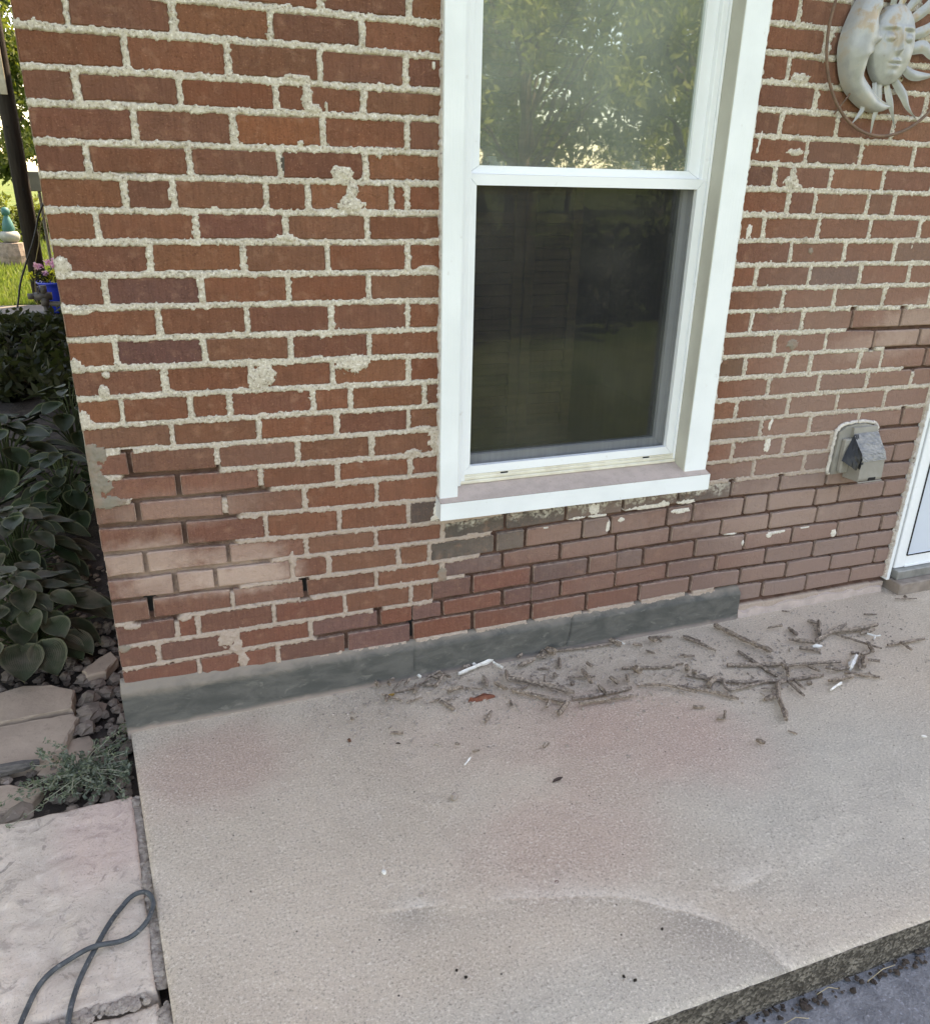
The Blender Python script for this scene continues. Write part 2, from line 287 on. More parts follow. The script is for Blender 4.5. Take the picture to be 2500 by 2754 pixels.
BLOBS=[(0.66,1.355,0.033,0.016,0),(0.66,1.383,0.017,0.025,0),(0.639,1.426,0.031,0.018,0),(0.565,1.579,0.012,0.03,0),(0.58,1.557,0.024,0.012,0),(0.607,1.561,0.005,0.012,0),(0.425,0.96,0.029,0.03,0),(0.405,0.943,0.02,0.021,0),(0.65,0.976,0.042,0.025,0),(0.016,1.225,0.018,0.018,0),(0.002,1.207,0.011,0.012,0),(0.035,1.127,0.029,0.009,0),(0.005,1.134,0.011,0.014,0),(0.011,1.004,0.018,0.016,0),(0.007,1.014,0.009,0.013,0),(0.059,0.943,0.012,0.014,0),(0.069,0.982,0.008,0.009,0),(0.007,0.877,0.014,0.031,0),(0.018,0.866,0.015,0.014,0),(0.87,0.756,0.021,0.038,0),(0.833,0.79,0.029,0.01,0),(0.809,0.725,0.025,0.01,0),(0.848,1.209,0.03,0.008,0),(0.863,1.275,0.02,0.008,0),(0.502,1.282,0.027,0.009,0),(0.555,0.997,0.021,0.007,0),(0.545,1.617,0.035,0.008,0),(0.544,1.485,0.009,0.007,0),(0.864,1.602,0.016,0.006,0),(1.901,1.689,0.035,0.014,0),(1.929,1.433,0.026,0.021,0),(1.929,1.452,0.015,0.019,0),(1.953,1.419,0.026,0.01,0),(1.928,1.506,0.034,0.01,0),(1.976,1.795,0.022,0.017,0),(1.972,1.757,0.017,0.026,0),(1.977,1.806,0.024,0.011,0),(0.308,0.162,0.017,0.03,0),(0.04,0.316,0.021,0.008,0),(0.29,0.203,0.015,0.014,0),(0.171,0.319,0.022,0.01,0),(0.27,0.234,0.026,0.027,0),(0.298,0.21,0.017,0.027,0),(0.465,0.448,0.011,0.025,0),(0.015,0.793,0.028,0.029,1),(0.003,0.744,0.025,0.04,1),(0.015,0.717,0.035,0.022,1),(0.03,0.667,0.048,0.017,1),(0.001,0.685,0.022,0.022,1),(0.011,0.255,0.021,0.012,1),(0.895,0.339,0.016,0.026,1),(2.039,0.962,0.023,0.018,1),(2.043,1.241,0.01,0.011,1),(0.514,1.441,0.016,0.025,3),(1.8,1.529,0.005,0.025,2),(1.798,1.508,0.006,0.009,2),(1.868,1.034,0.005,0.03,2),(1.871,1.055,0.005,0.009,2),(2.437,1.251,0.004,0.008,2),(2.005,0.707,0.007,0.021,2),(2.007,0.637,0.013,0.026,2),(1.918,0.332,0.025,0.004,2),(2.111,0.312,0.043,0.006,2),(2.081,0.307,0.014,0.012,2),(1.973,0.292,0.007,0.014,2),(2.371,0.275,0.014,0.017,2),(2.231,0.315,0.02,0.004,2),(1.983,1.766,0.009,0.011,2),(0.876,0.55,0.014,0.031,2),(0.872,0.522,0.017,0.01,2),(1.44,0.424,0.009,0.022,2),(1.387,0.488,0.02,0.019,2),(1.33,0.464,0.03,0.005,2),(1.399,0.463,0.03,0.006,2),(1.571,0.471,0.074,0.008,2),(1.638,0.475,0.022,0.011,2),(1.724,0.472,0.033,0.008,2),(1.707,0.442,0.038,0.009,2),(1.487,0.44,0.016,0.01,2),(1.225,0.445,0.009,0.003,2),(0.861,1.658,0.005,0.009,2),(1.81,1.296,0.01,0.02,2)]
DEBRIS=[('white','L',[([(0.934,-0.05),(1.038,-0.018),(1.149,0.014)],0.0076),([(0.984,0.053),(0.999,-0.02)],0.008),([(1.061,-0.021),(1.076,-0.059)],0.0061)]),('la','L',[([(1.071,-0.117),(1.146,-0.174),(1.227,-0.252)],0.0093),([(1.183,-0.141),(1.163,-0.179)],0.0043),([(1.076,-0.087),(1.06,-0.136)],0.0085)]),('lb','L',[([(1.213,-0.269),(1.305,-0.278),(1.406,-0.277)],0.0082),([(1.316,-0.238),(1.315,-0.29)],0.0075)]),('lc','L',[([(1.055,-0.174),(1.118,-0.233),(1.184,-0.284)],0.0083),([(1.14,-0.266),(1.114,-0.298)],0.0081)]),('g','L',[([(1.186,-0.289),(1.131,-0.339)],0.0097)]),('ld','L',[([(1.216,-0.303),(1.299,-0.31),(1.387,-0.318)],0.0073)]),('g','L',[([(1.023,-0.124),(1.046,-0.171)],0.0067)]),('g','L',[([(0.93,-0.12),(0.978,-0.144)],0.0041)]),('g','L',[([(0.871,-0.126),(0.921,-0.13)],0.0074)]),('g','L',[([(1.003,-0.086),(0.994,-0.136)],0.0093)]),('g','L',[([(1.075,-0.176),(1.112,-0.167)],0.0058)]),('g','L',[([(0.842,-0.154),(0.866,-0.207)],0.0073)]),('g','L',[([(0.809,-0.156),(0.844,-0.147)],0.004)]),('g','L',[([(0.861,-0.156),(0.877,-0.16)],0.0041)]),('g','L',[([(0.744,-0.134),(0.793,-0.134)],0.004)]),('g','L',[([(0.727,-0.07),(0.787,-0.072)],0.0049)]),('g','L',[([(0.698,-0.086),(0.689,-0.116)],0.0081)]),('g','L',[([(0.687,-0.07),(0.737,-0.122)],0.0037)]),('g','L',[([(0.796,-0.058),(0.777,-0.104)],0.0075)]),('g','L',[([(0.805,-0.061),(0.847,-0.044)],0.005)]),('g','L',[([(0.847,-0.092),(0.884,-0.051)],0.0066)]),('g','L',[([(0.815,-0.064),(0.852,-0.076)],0.0058)]),('g','L',[([(0.725,-0.06),(0.766,-0.021)],0.0049)]),('g','L',[([(0.761,-0.055),(0.782,-0.036)],0.0058)]),('g','L',[([(0.719,-0.024),(0.718,-0.049)],0.0075)]),('g','L',[([(0.682,-0.012),(0.689,-0.036)],0.0092)]),('g','L',[([(0.675,0.009),(0.741,-0.018)],0.0084)]),('wc','L',[([(0.848,0.011),(0.881,-0.003)],0.0069)]),('wc','L',[([(0.814,-0.015),(0.821,-0.026)],0.0059)]),('g','L',[([(0.834,-0.003),(0.877,-0.017)],0.0051)]),('g','L',[([(0.84,-0.032),(0.92,0.002)],0.0051)]),('g','L',[([(0.882,-0.023),(0.904,-0.067)],0.0068)]),('g','L',[([(0.858,-0.034),(0.872,-0.047)],0.0059)]),('g','L',[([(0.919,-0.0),(0.982,-0.006)],0.0108)]),('g','L',[([(0.96,-0.021),(0.983,-0.019)],0.0086)]),('g','L',[([(1.233,0.007),(1.23,-0.042)],0.0135)]),('g','L',[([(1.244,-0.012),(1.26,-0.052)],0.0157)]),('g','L',[([(1.27,-0.017),(1.369,-0.032),(1.473,-0.04)],0.0045)]),('g','L',[([(1.203,-0.038),(1.221,-0.049)],0.008)]),('g','L',[([(1.128,-0.067),(1.188,-0.058)],0.0078)]),('g','L',[([(1.182,-0.089),(1.217,-0.105)],0.0052)]),('g','L',[([(1.272,-0.061),(1.246,-0.115)],0.0088)]),('g','L',[([(1.142,-0.023),(1.16,-0.019)],0.0079)]),('g','L',[([(1.438,0.03),(1.421,-0.002)],0.0093)]),('g','L',[([(1.478,-0.01),(1.499,-0.054)],0.0092)]),('wc','L',[([(1.501,-0.023),(1.514,-0.054)],0.0041)]),('g','L',[([(1.248,-0.167),(1.292,-0.179),(1.332,-0.188)],0.0042),([(1.303,-0.157),(1.297,-0.228)],0.012)]),('g','L',[([(1.337,-0.121),(1.343,-0.147)],0.0079)]),('g','L',[([(1.368,-0.215),(1.377,-0.25)],0.0102)]),('g','L',[([(1.218,-0.138),(1.212,-0.155)],0.0086)]),('g','L',[([(1.201,-0.196),(1.218,-0.204)],0.005)]),('g','L',[([(1.246,-0.193),(1.251,-0.204)],0.0076)]),('g','L',[([(1.436,-0.173),(1.47,-0.179)],0.007)]),('g','L',[([(1.423,-0.22),(1.41,-0.252)],0.0085)]),('s','L',[([(0.666,-0.25),(0.699,-0.263)],0.0046)]),('s','L',[([(0.816,-0.356),(0.825,-0.365)],0.0052)]),('s','L',[([(0.851,-0.394),(0.87,-0.399)],0.0037)]),('ws','L',[([(0.814,-0.437),(0.838,-0.415)],0.0036)]),('s','L',[([(1.037,-0.441),(1.055,-0.433)],0.0067)]),('s','L',[([(0.929,-0.291),(0.962,-0.255)],0.0054)]),('s','L',[([(1.036,-0.219),(1.028,-0.249)],0.0057)]),('s','L',[([(0.576,-0.154),(0.582,-0.168)],0.0055)]),('ra','R',[([(1.873,-0.045),(1.906,-0.16),(1.944,-0.251)],0.0115)]),('g','R',[([(1.727,-0.075),(1.759,-0.131),(1.78,-0.182)],0.006)]),('g','R',[([(1.733,-0.066),(1.764,-0.119)],0.0047)]),('rb','R',[([(1.851,-0.205),(1.862,-0.289),(1.876,-0.364)],0.0082)]),('rc','R',[([(1.762,-0.265),(1.843,-0.29),(1.929,-0.316)],0.0105),([(1.923,-0.323),(1.921,-0.356),(1.896,-0.385)],0.0088)]),('g','R',[([(1.929,-0.332),(2.023,-0.349),(2.116,-0.372)],0.0066)]),('rd','R',[([(1.609,-0.267),(1.666,-0.314),(1.753,-0.358),(1.89,-0.392),(2.016,-0.406)],0.0077)]),('g','R',[([(1.697,-0.328),(1.676,-0.38),(1.732,-0.385),(1.839,-0.38)],0.006)]),('g','R',[([(1.998,-0.348),(2.013,-0.396)],0.0062)]),('re','R',[([(1.874,-0.4),(1.843,-0.404),(1.794,-0.466),(1.765,-0.522),(1.74,-0.561)],0.0102)]),('g','R',[([(1.884,-0.399),(1.875,-0.48)],0.0068)]),('g','R',[([(1.908,-0.393),(1.903,-0.441)],0.006)]),('rf','R',[([(1.427,-0.271),(1.509,-0.302),(1.575,-0.367)],0.0055)]),('rg','R',[([(1.545,-0.31),(1.61,-0.358),(1.681,-0.428)],0.0067)]),('rh','R',[([(2.13,-0.244),(2.315,-0.188)],0.0093)]),('ri','R',[([(2.24,-0.215),(2.328,-0.227),(2.414,-0.228)],0.0085)]),('rj','R',[([(2.238,-0.225),(2.281,-0.304),(2.31,-0.35)],0.0057),([(2.287,-0.311),(2.252,-0.367)],0.0092)]),('g','R',[([(2.238,-0.14),(2.177,-0.211)],0.0107)]),('g','R',[([(2.204,-0.123),(2.225,-0.147)],0.0078)]),('g','R',[([(2.323,-0.247),(2.379,-0.249)],0.0085)]),('wy','R',[([(2.344,-0.254),(2.357,-0.277),(2.375,-0.281)],0.0047),([(2.354,-0.279),(2.337,-0.29)],0.0038)]),('g','R',[([(2.057,-0.204),(2.12,-0.252)],0.0084)]),('wc','R',[([(2.098,-0.265),(2.133,-0.271)],0.0101)]),('g','R',[([(2.053,-0.256),(2.106,-0.294)],0.0082)]),('g','R',[([(2.112,-0.139),(2.109,-0.183)],0.0086)]),('g','R',[([(2.038,-0.121),(2.088,-0.131)],0.0057)]),('rk','R',[([(2.353,-0.333),(2.428,-0.339),(2.503,-0.344)],0.0055),([(2.401,-0.338),(2.396,-0.389)],0.0065)]),('wflake','R',[([(2.197,-0.354),(2.119,-0.407)],0.0117)]),('g','R',[([(2.199,-0.37),(2.145,-0.42)],0.009)]),('g','R',[([(2.2,-0.33),(2.222,-0.342)],0.0073)]),('g','R',[([(2.216,-0.355),(2.258,-0.354)],0.0081)]),('g','R',[([(2.208,-0.378),(2.165,-0.417)],0.0116)]),('g','R',[([(2.214,-0.385),(2.241,-0.408)],0.0062)]),('g','R',[([(2.094,-0.413),(2.131,-0.442),(2.172,-0.476)],0.007)]),('g','R',[([(2.048,-0.379),(2.071,-0.41)],0.0079)]),('g','R',[([(1.999,-0.446),(2.091,-0.449)],0.0085)]),('wstrip','R',[([(2.037,-0.459),(1.977,-0.479)],0.0055)]),('g','R',[([(2.078,-0.398),(2.128,-0.405)],0.0061)]),('g','R',[([(1.635,-0.344),(1.673,-0.32)],0.0143)]),('g','R',[([(1.632,-0.233),(1.621,-0.257)],0.0105)]),('g','R',[([(1.626,-0.268),(1.638,-0.277)],0.0103)]),('s','R',[([(1.531,-0.414),(1.566,-0.428)],0.0065)]),('s','R',[([(1.563,-0.483),(1.583,-0.497)],0.0063),([(1.602,-0.468),(1.578,-0.496)],0.0064)]),('g','R',[([(1.752,-0.456),(1.781,-0.453)],0.0098)]),('g','R',[([(1.798,-0.433),(1.783,-0.462)],0.0067)]),('g','R',[([(1.781,-0.405),(1.819,-0.422)],0.0042)]),('s','R',[([(1.724,-0.59),(1.736,-0.613)],0.0039)]),('s','R',[([(1.604,-0.602),(1.616,-0.624)],0.0076)]),('ws2','R',[([(2.057,-0.735),(2.069,-0.741)],0.0054)]),('g','R',[([(1.47,-0.179),(1.533,-0.202),(1.598,-0.216)],0.0061)]),('g','R',[([(1.465,-0.197),(1.466,-0.229)],0.0156)]),('g','R',[([(1.611,-0.206),(1.633,-0.214)],0.0044)]),('g','R',[([(1.608,-0.053),(1.612,-0.086)],0.0111)]),('g','R',[([(1.637,-0.057),(1.639,-0.079)],0.0065)]),('g','R',[([(1.563,-0.106),(1.575,-0.14)],0.0054)]),('g','R',[([(1.63,-0.038),(1.696,-0.059)],0.0028)]),('g','R',[([(1.653,-0.166),(1.693,-0.189)],0.0045)]),('g','R',[([(1.54,-0.062),(1.566,-0.081)],0.0064)]),('g','R',[([(1.658,-0.182),(1.661,-0.188)],0.0071)]),('s','R',[([(2.693,-0.082),(2.694,-0.095)],0.0073)]),('s','R',[([(2.639,-0.091),(2.721,-0.114)],0.0031)]),('s','R',[([(2.442,-0.141),(2.486,-0.157)],0.003)]),('s','R',[([(2.169,-0.034),(2.189,-0.053)],0.004)]),('g','R',[([(1.796,-0.002),(1.818,-0.009)],0.0077)]),('g','R',[([(1.938,-0.422),(1.951,-0.429)],0.0094)])]
# ------------------------------------------------------------------ shared materials
m_brick = M_brick(); m_mortar = M_mortar(); m_patio = M_patio(); m_face = M_face(); m_parge = M_parge()
m_trimv = M_trim('white_board_upright', (420,420,9)); m_trimh = M_trim('white_board_level', (9,420,420))
m_vinyl = M_trim('white_vinyl', (30,30,30), (.80,.83,.84), (.77,.80,.81)); m_reveal = M_simple('beige_jamb', rgb(186,184,172), rgb(176,173,161), 8, .55, bs=.05)
m_silldust = M_simple('dusty_sill', rgb(190,172,162), rgb(176,160,150), 25, .9, bs=.3, bd=.002, speck=(220, rgb(150,136,126), .5))
m_oldvinyl = M_simple('aged_vinyl', rgb(222,218,202), rgb(205,198,180), 20, .6, bs=.05)
m_dark = M_simple('dark_void', (.012,.012,.012), (.02,.02,.02), 10, .9, bs=0)
m_room = M_simple('room_paint', rgb(120,112,102), rgb(104,98,90), 3, .9, bs=0)
m_shutter = M_simple('stained_wood', rgb(128,104,82), rgb(100,80,64), 6, .5, bs=.1, stretch=(1,1,12))
m_glass_up = M_glass('upper_glass', .36, .28); m_glass_lo = M_glass('lower_glass', .07, .02); m_screen = M_screen()
m_caulk = M_simple('white_caulk', rgb(214,208,200), rgb(188,180,172), 60, .7, bs=.6, bd=.003, speck=(90, rgb(110,90,82), .7))
m_steel = M_simple('grey_metal', rgb(150,150,146), rgb(120,120,116), 20, .5, bs=.1, metal=.4)
m_far = M_wallbody()
m_roof = M_simple('roof_shingle', rgb(70,66,62), rgb(54,52,50), 12, .9)

# ================================================================== HOUSE
house = tag(empty('brick_house'), 'red brick house wall with white window, joints half ground out above the patio', 'house')
KX = (0.0,.885,1.78,2.66)
def zj(k, x): return np.interp(x, KX, JZ[k])
PERP = {-5:[.2,.4,.6,.8,1.97,2.17,2.37,2.57],-4:[.098,.298,.494,.694,1.87,2.07,2.27,2.47],-3:[.2,.4,.6,.8,1.869,2.042,2.242,2.442],-2:[.004+.2,.404,.604,.802,1.968,2.168,2.368,2.568],-1:[.098,.298,.494,.693,1.861,2.051,2.25,2.45],0:[.199,.4,.597,.794,1.967,2.167,2.369,2.567],1:[.096,.297,.497,.694,1.862,2.058,2.265,2.462],
2:[.198,.4,.597,.796,1.968,2.165,2.366,2.566],3:[.097,.302,.497,.694,1.871,2.068,2.267,2.466],4:[.162,.261,.461,.556,.756,.796,1.932,2.027,2.227,2.328,2.527],5:[.097,.302,.5,.694,1.859,2.058,2.255,2.454],6:[.196,.399,.596,.796,1.972,2.173,2.372,2.57],7:[.095,.3,.499,.696,1.858,2.056,2.254,2.452],
8:[.199,.396,.598,.794,1.97,2.168,2.368,2.565],9:[.097,.292,.493,.692,1.868,2.061,2.258,2.463],10:[.196,.394,.596,.796,1.968,2.167,2.365,2.56],11:[.092,.247,.338,.543,.64,.839,1.87,2.026,2.123,2.323,2.414,2.61],12:[.197,.404,.601,.795,1.973,2.17,2.371,2.568],13:[.091,.296,.496,.691,1.862,2.063,2.262,2.469],
14:[.197,.398,.597,.797,1.971,2.167,2.372,2.568],15:[.096,.303,.506,.703,1.872,2.073,2.272,2.472],16:[.197,.402,.598,.794,1.968,2.173,2.38,2.572],17:[.095,.299,.503,.698,.895,1.093,1.292,1.491,1.693,1.892,2.09,2.287,2.489],18:[.16,.261,.463,.563,.763,.856,1.061,1.158,1.353,1.451,1.656,1.755,1.958,2.055,2.255,2.358,2.563],
19:[.092,.298,.494,.697,.895,1.087,1.281,1.478,1.68,1.877,2.075,2.278,2.477],20:[.15,.203,.404,.603,.799,.99,1.189,1.384,1.585,1.782,1.983,2.185,2.386,2.59],21:[.095,.299,.501,.701,.896,1.093,1.291,1.488,1.686,1.879,2.085,2.293,2.498],22:[.193,.306,.407,.604,.801,.996,1.193,1.389,1.585,1.784,1.988,2.187,2.389,2.597],
23:[2.097,2.292,2.497],24:[2.2,2.4,2.6]}
WX0, WX1, WZ = .905, 1.748, .528       # window opening in the brickwork
DX = 2.668                              # door jamb
HR = {10:[(2.26,3)],11:[(2.42,3)],12:[(2.52,3)],14:[(.075,.29)],15:[(.09,.41),(2.44,3)],16:[(-1,.33),(2.44,3)],17:[(-1,.31),(2.4,3)],18:[(-1,.40),(1.06,3)],19:[(-1,.31),(1.02,3)],20:[(.05,.16),(.97,3)],21:[(.875,3)],22:[(.52,3)],23:[(1.9,3)],24:[(1.9,3)]}
VR = {9:[2.258,2.463],10:[2.365,2.56],11:[2.61],13:[.091],14:[.197,2.568],15:[.096,2.472],16:[.197,2.572],17:[.095,.299,1.093,1.292,1.491,1.693,1.892,2.09,2.287,2.489],18:[.16,.261],19:[.092,.494],21:[.701]}
VMIN = {18:1.05,19:1.08,20:.98,21:.89,22:.60,23:1.0,24:1.0}
def vraked(k, x): return any(abs(x-q) < .004 for q in VR.get(k, [])) or x >= VMIN.get(k, 99)

bricks = []                             # (course, x0, x1)
for k in range(-5, 24):
    xs = [0.0]+PERP[k]+[DX]
    if k == 23: xs = [1.94]+PERP[k]+[DX]
    for a, b in zip(xs[:-1], xs[1:]):
        parts = [(a, b)]
        if k <= 16:
            parts = [(a, min(b, WX0+.004))] if a < WX0 else []
            if b > WX1: parts.append((max(a, WX1-.004), b))
        for (c, d) in parts:
            if d-c > .012: bricks.append((k, c, d))
# ---- mortar bed: one uneven sheet of pointing, cut back where the joints were ground out
ST = .0031
gx = np.arange(-.001, DX+.001, ST); gz = np.arange(.0, 2.085, ST); X, Z = np.meshgrid(gx, gz)
D = np.full(X.shape, -.1); BR = []
for (k, a, b) in bricks:
    jl = .0 if a <= .001 else .0056; jr = .0056
    jx = rnd.uniform(-.0012,.0012); x0 = a+jl+jx; x1 = b-jr+jx
    t0 = zj(k,a)-.0059+rnd.uniform(-.001,.001); t1 = zj(k,b)-.0059+rnd.uniform(-.001,.001)
    b0 = zj(k+1,a)+.0059+rnd.uniform(-.001,.001); b1 = zj(k+1,b)+.0059+rnd.uniform(-.001,.001)
    BR.append((k,x0,x1,t0,t1,b0,b1))
    i0 = max(0,int((x0-.02)/ST)); i1 = int((x1+.02)/ST)+2; k0 = max(0,int((min(b0,b1)-.02)/ST)); k1 = int((max(t0,t1)+.02)/ST)+2
    xx = X[k0:k1,i0:i1]; zz = Z[k0:k1,i0:i1]; u = np.clip((xx-x0)/(x1-x0),0,1); zt = t0+(t1-t0)*u; zb = b0+(b1-b0)*u
    s_ = np.minimum(np.minimum(xx-x0+(.02 if a <= .001 else 0), x1-xx), np.minimum(zt-zz, zz-zb)); D[k0:k1,i0:i1] = np.maximum(D[k0:k1,i0:i1], s_)
RK = np.zeros(X.shape)
for k in range(-5, 25):
    zk = zj(k, X[0])[None,:]; near = np.abs(Z-zk) < .0125
    for (a, b) in HR.get(k, []):
        e = .012*vn(Z, X, 90, 5); RK = np.maximum(RK, near*sst(a-.012, a+.004, X+e)*(1-sst(b-.004, b+.012, X+e)))
    if k < 24:
        for x in PERP[k]:
            if vraked(k, x):
                i0 = max(0,int((x-.011)/ST)); i1 = int((x+.011)/ST)+2
                zt = zj(k,x); zb = zj(k+1,x); sub = (Z[:,i0:i1] < zt+.004) & (Z[:,i0:i1] > zb-.004); RK[:,i0:i1] = np.maximum(RK[:,i0:i1], sub*1.0)
n1 = fbm(X,Z,45,1); n2 = vn(X,Z,170,5); n3 = fbm(X,Z,16,8); n4 = vn(X,Z,320,9); n5 = vn(X,Z,75,31)
ov = .0040+.0022*n1+.0026*n2+.0014*n4+.0022*np.clip(n3,0,1)+.012*np.clip(n5-.62,0,1)+.016*np.clip(n1-.55,0,1)
thin = sst(.75,.35,Z)*.0009; ov = ov-thin
ov = ov*(1-RK)-.0012*RK
sm = sst(0, 1, (ov-D)/.0042)
hg = -.009+sm*(.0102+.0007*n1+.0011*n2+.0012*n4+.0008*n3)
deep = -.0145+.0022*n1+.0018*n2
for (x, z, r) in ((.092,.375,.03),(.494,.36,.02),(.801,.165,.03)): deep = np.where((abs(X-x) < .014) & (abs(Z-z) < r), -.045, deep)
hg = hg*(1-RK)+deep*RK
kind = np.zeros(X.shape); KP = np.zeros(X.shape, bool)
for q, (cx_, cz_, a, b, kd) in enumerate(BLOBS):
    m = 1.5 if kd != 2 else 1.25
    i0 = max(0,int((cx_-a*m-.004)/ST)); i1 = int((cx_+a*m+.004)/ST)+2; k0 = max(0,int((cz_-b*m-.004)/ST)); k1 = int((cz_+b*m+.004)/ST)+2
    if i0 >= X.shape[1]: continue
    xx = X[k0:k1,i0:i1]; zz = Z[k0:k1,i0:i1]
    aa = max(a,.0026); bb = max(b,.0022)
    lean = .16*(zz-cz_) if kd == 2 and b > 2*a else 0
    e = 1-np.sqrt(((xx-cx_-lean)/aa)**2+((zz-cz_)/bb)**2)+(.38*fbm(xx,zz,70,q % 20,2)+.15*vn(xx,zz,250,3) if kd != 2 else .25*vn(xx,zz,140,q % 9))
    amp = (.0035,.0022,.0016,.0006)[kd]
    h2 = np.where(e > 0, .0004+amp*sst(0,.5,e)+(.0012*n2[k0:k1,i0:i1]+.0012*n4[k0:k1,i0:i1])*(kd < 2)*sst(0,.3,e), -.02)
    up = h2 > hg[k0:k1,i0:i1]; hg[k0:k1,i0:i1] = np.where(up, h2, hg[k0:k1,i0:i1]); kind[k0:k1,i0:i1] = np.where(e > -.05, kd, kind[k0:k1,i0:i1]); KP[k0:k1,i0:i1] |= e > -.35
    if kd == 0: kind[k0:k1,i0:i1] = np.where(e > -.05, 0, kind[k0:k1,i0:i1])
    RK[k0:k1,i0:i1] = np.where(e > 0, 0, RK[k0:k1,i0:i1])
# clay chipped off the corner courses
keep = (D < .012) | (hg > -.0085) | KP
keep &= ~((X > WX0+.012) & (X < WX1-.012) & (Z > WZ+.03))
kf = keep[:-1,:-1] | keep[1:,:-1] | keep[:-1,1:] | keep[1:,1:]
nx = X.shape[1]; idx = np.arange(X.size).reshape(X.shape)
F = np.stack([idx[:-1,:-1][kf], idx[:-1,1:][kf], idx[1:,1:][kf], idx[1:,:-1][kf]], 1)
used, inv = np.unique(F, return_inverse=True); F = inv.reshape(F.shape)
Yf = -hg
edge = X < .006; Yf = np.where(edge, Yf+.004*(1-X/.006), Yf)
V = np.stack([X.ravel()[used], Yf.ravel()[used], Z.ravel()[used]], 1)
wall = bigmesh('wall', V, F, m_mortar, house, True, {'kind': kind.ravel()[used], 'rake': RK.ravel()[used]})
tag(wall, 'rough beige mortar bed of the brick wall')
# ---- bricks
for (kk, xc) in ((21,.803),(20,1.487),(21,1.19),(19,1.49),(20,.865)):   # a few bricks are cracked through
    for i, q in enumerate(BR):
        if q[0] == kk and q[1]+.03 < xc < q[2]-.03:
            u = (xc-q[1])/(q[2]-q[1]); tm = q[3]+(q[4]-q[3])*u; bm = q[5]+(q[6]-q[5])*u; BR[i] = (kk,q[1],xc-.0011,q[3],tm,q[5],bm); BR.append((kk,xc+.0011,q[2],tm,q[4],bm,q[6])); break
PAL = [(135,90,71),(133,88,69),(136,92,71),(131,88,70),(128,86,71),(134,87,68),(131,91,73),(126,87,72)]
SPC = {(7,.095):(116,82,74),(9,.097):(113,80,74),(5,.3):(126,84,72),(2,.4):(142,92,68),(0,.794):(124,84,70),(3,.497):(126,84,69),(12,0):(128,92,76),(13,.091):(130,94,78),(3,1.748):(116,82,70),(1,1.748):(120,84,70),(6,2.37):(120,90,76),(7,2.056):(116,90,82),(11,1.748):(120,90,72),(2,2.165):(142,94,72),(1,2.265):(142,96,74),(3,2.068):(140,94,72)}
for (k,x0,x1,t0,t1,b0,b1) in BR:
    cx_ = (x0+x1)/2; cz_ = (t0+t1+b0+b1)/4; bev = rnd.uniform(.0022,.0042); yj = rnd.uniform(-.0012,.0016); cr = rnd.uniform(.001,.0045)
    jit = lambda s=.0022: rnd.uniform(-s,s)
    mid = x0+(x1-x0)*rnd.uniform(.35,.65)
    zt = lambda x: t0+(t1-t0)*(x-x0)/(x1-x0); zb = lambda x: b0+(b1-b0)*(x-x0)/(x1-x0)
    c2 = min(cr, (x1-x0)*.2)
    ring = [(x0+c2,zb(x0)),(mid,zb(mid)+jit()),(x1-c2,zb(x1)),(x1,zb(x1)+cr),(x1,zt(x1)-cr),(x1-c2,zt(x1)),(mid,zt(mid)+jit()),(x0+c2,zt(x0)),(x0,zt(x0)-cr),(x0,zb(x0)+cr)]
    ring = [(a+jit(.0011),b+jit(.0011)) for a,b in ring]; n = len(ring); v = []
    for q, (d, ins) in enumerate(((yj, bev), (yj+bev*1.1, 0), (.088, 0))):
        for a, b in ring:
            sx = ins*(1 if a < cx_ else -1)*(0 if (abs(a-mid) < .001) else 1); sz = ins*(1 if b < cz_ else -1)
            v.append((a+sx-cx_+(jit(.0007) if q == 0 else 0), d+(jit(.0005) if q == 0 else 0), b+sz-cz_))
    f = [tuple(range(n))]+[(r*n+(i+1)%n, r*n+i, (r+1)*n+i, (r+1)*n+(i+1)%n) for r in (0,1) for i in range(n)]
    f = [f[0]]+[q[::-1] for q in f[1:]]
    o = mesh('brick', v, f, m_brick, wall, False, {'bev': [0]*n+[1]*(2*n)}); o.location = (cx_,0,cz_)
    col = rnd.choice(PAL)
    for (kk, xx), c in SPC.items():
        if kk == k and x0-.01 <= xx+.01 <= x1 and abs(xx-x0) < .1: col = c
    if k >= 17 and x0 > .85: col = rnd.choice([(128,92,82),(116,84,76),(130,86,74),(108,84,80),(136,98,84),(112,90,86)])
    if k >= 21 and .4 < x0 < 1.9: col = rnd.choice([(134,86,70),(130,86,72),(122,90,84)])
    if k in (17,) and .85 < x0 < 1.75: col = rnd.choice([(84,82,78),(92,88,82),(78,76,72)])
    if k == 18 and .84 < x0 < 1.1: col = rnd.choice([(88,84,78),(98,86,78)])
    if k == 16 and x0 > .7 and x1 < 1: col = (92,80,74)
    if k >= 20 and x0 < .42: col = rnd.choice([(134,88,73),(124,85,72),(118,84,74),(130,84,70)])
    if k >= 13 and k < 20 and x0 < .4: col = rnd.choice([(134,94,80),(130,88,75),(128,92,78)])
    g = rnd.uniform(.83,.97); o.color = tuple(q*g for q in rgb(*col))+(1,)
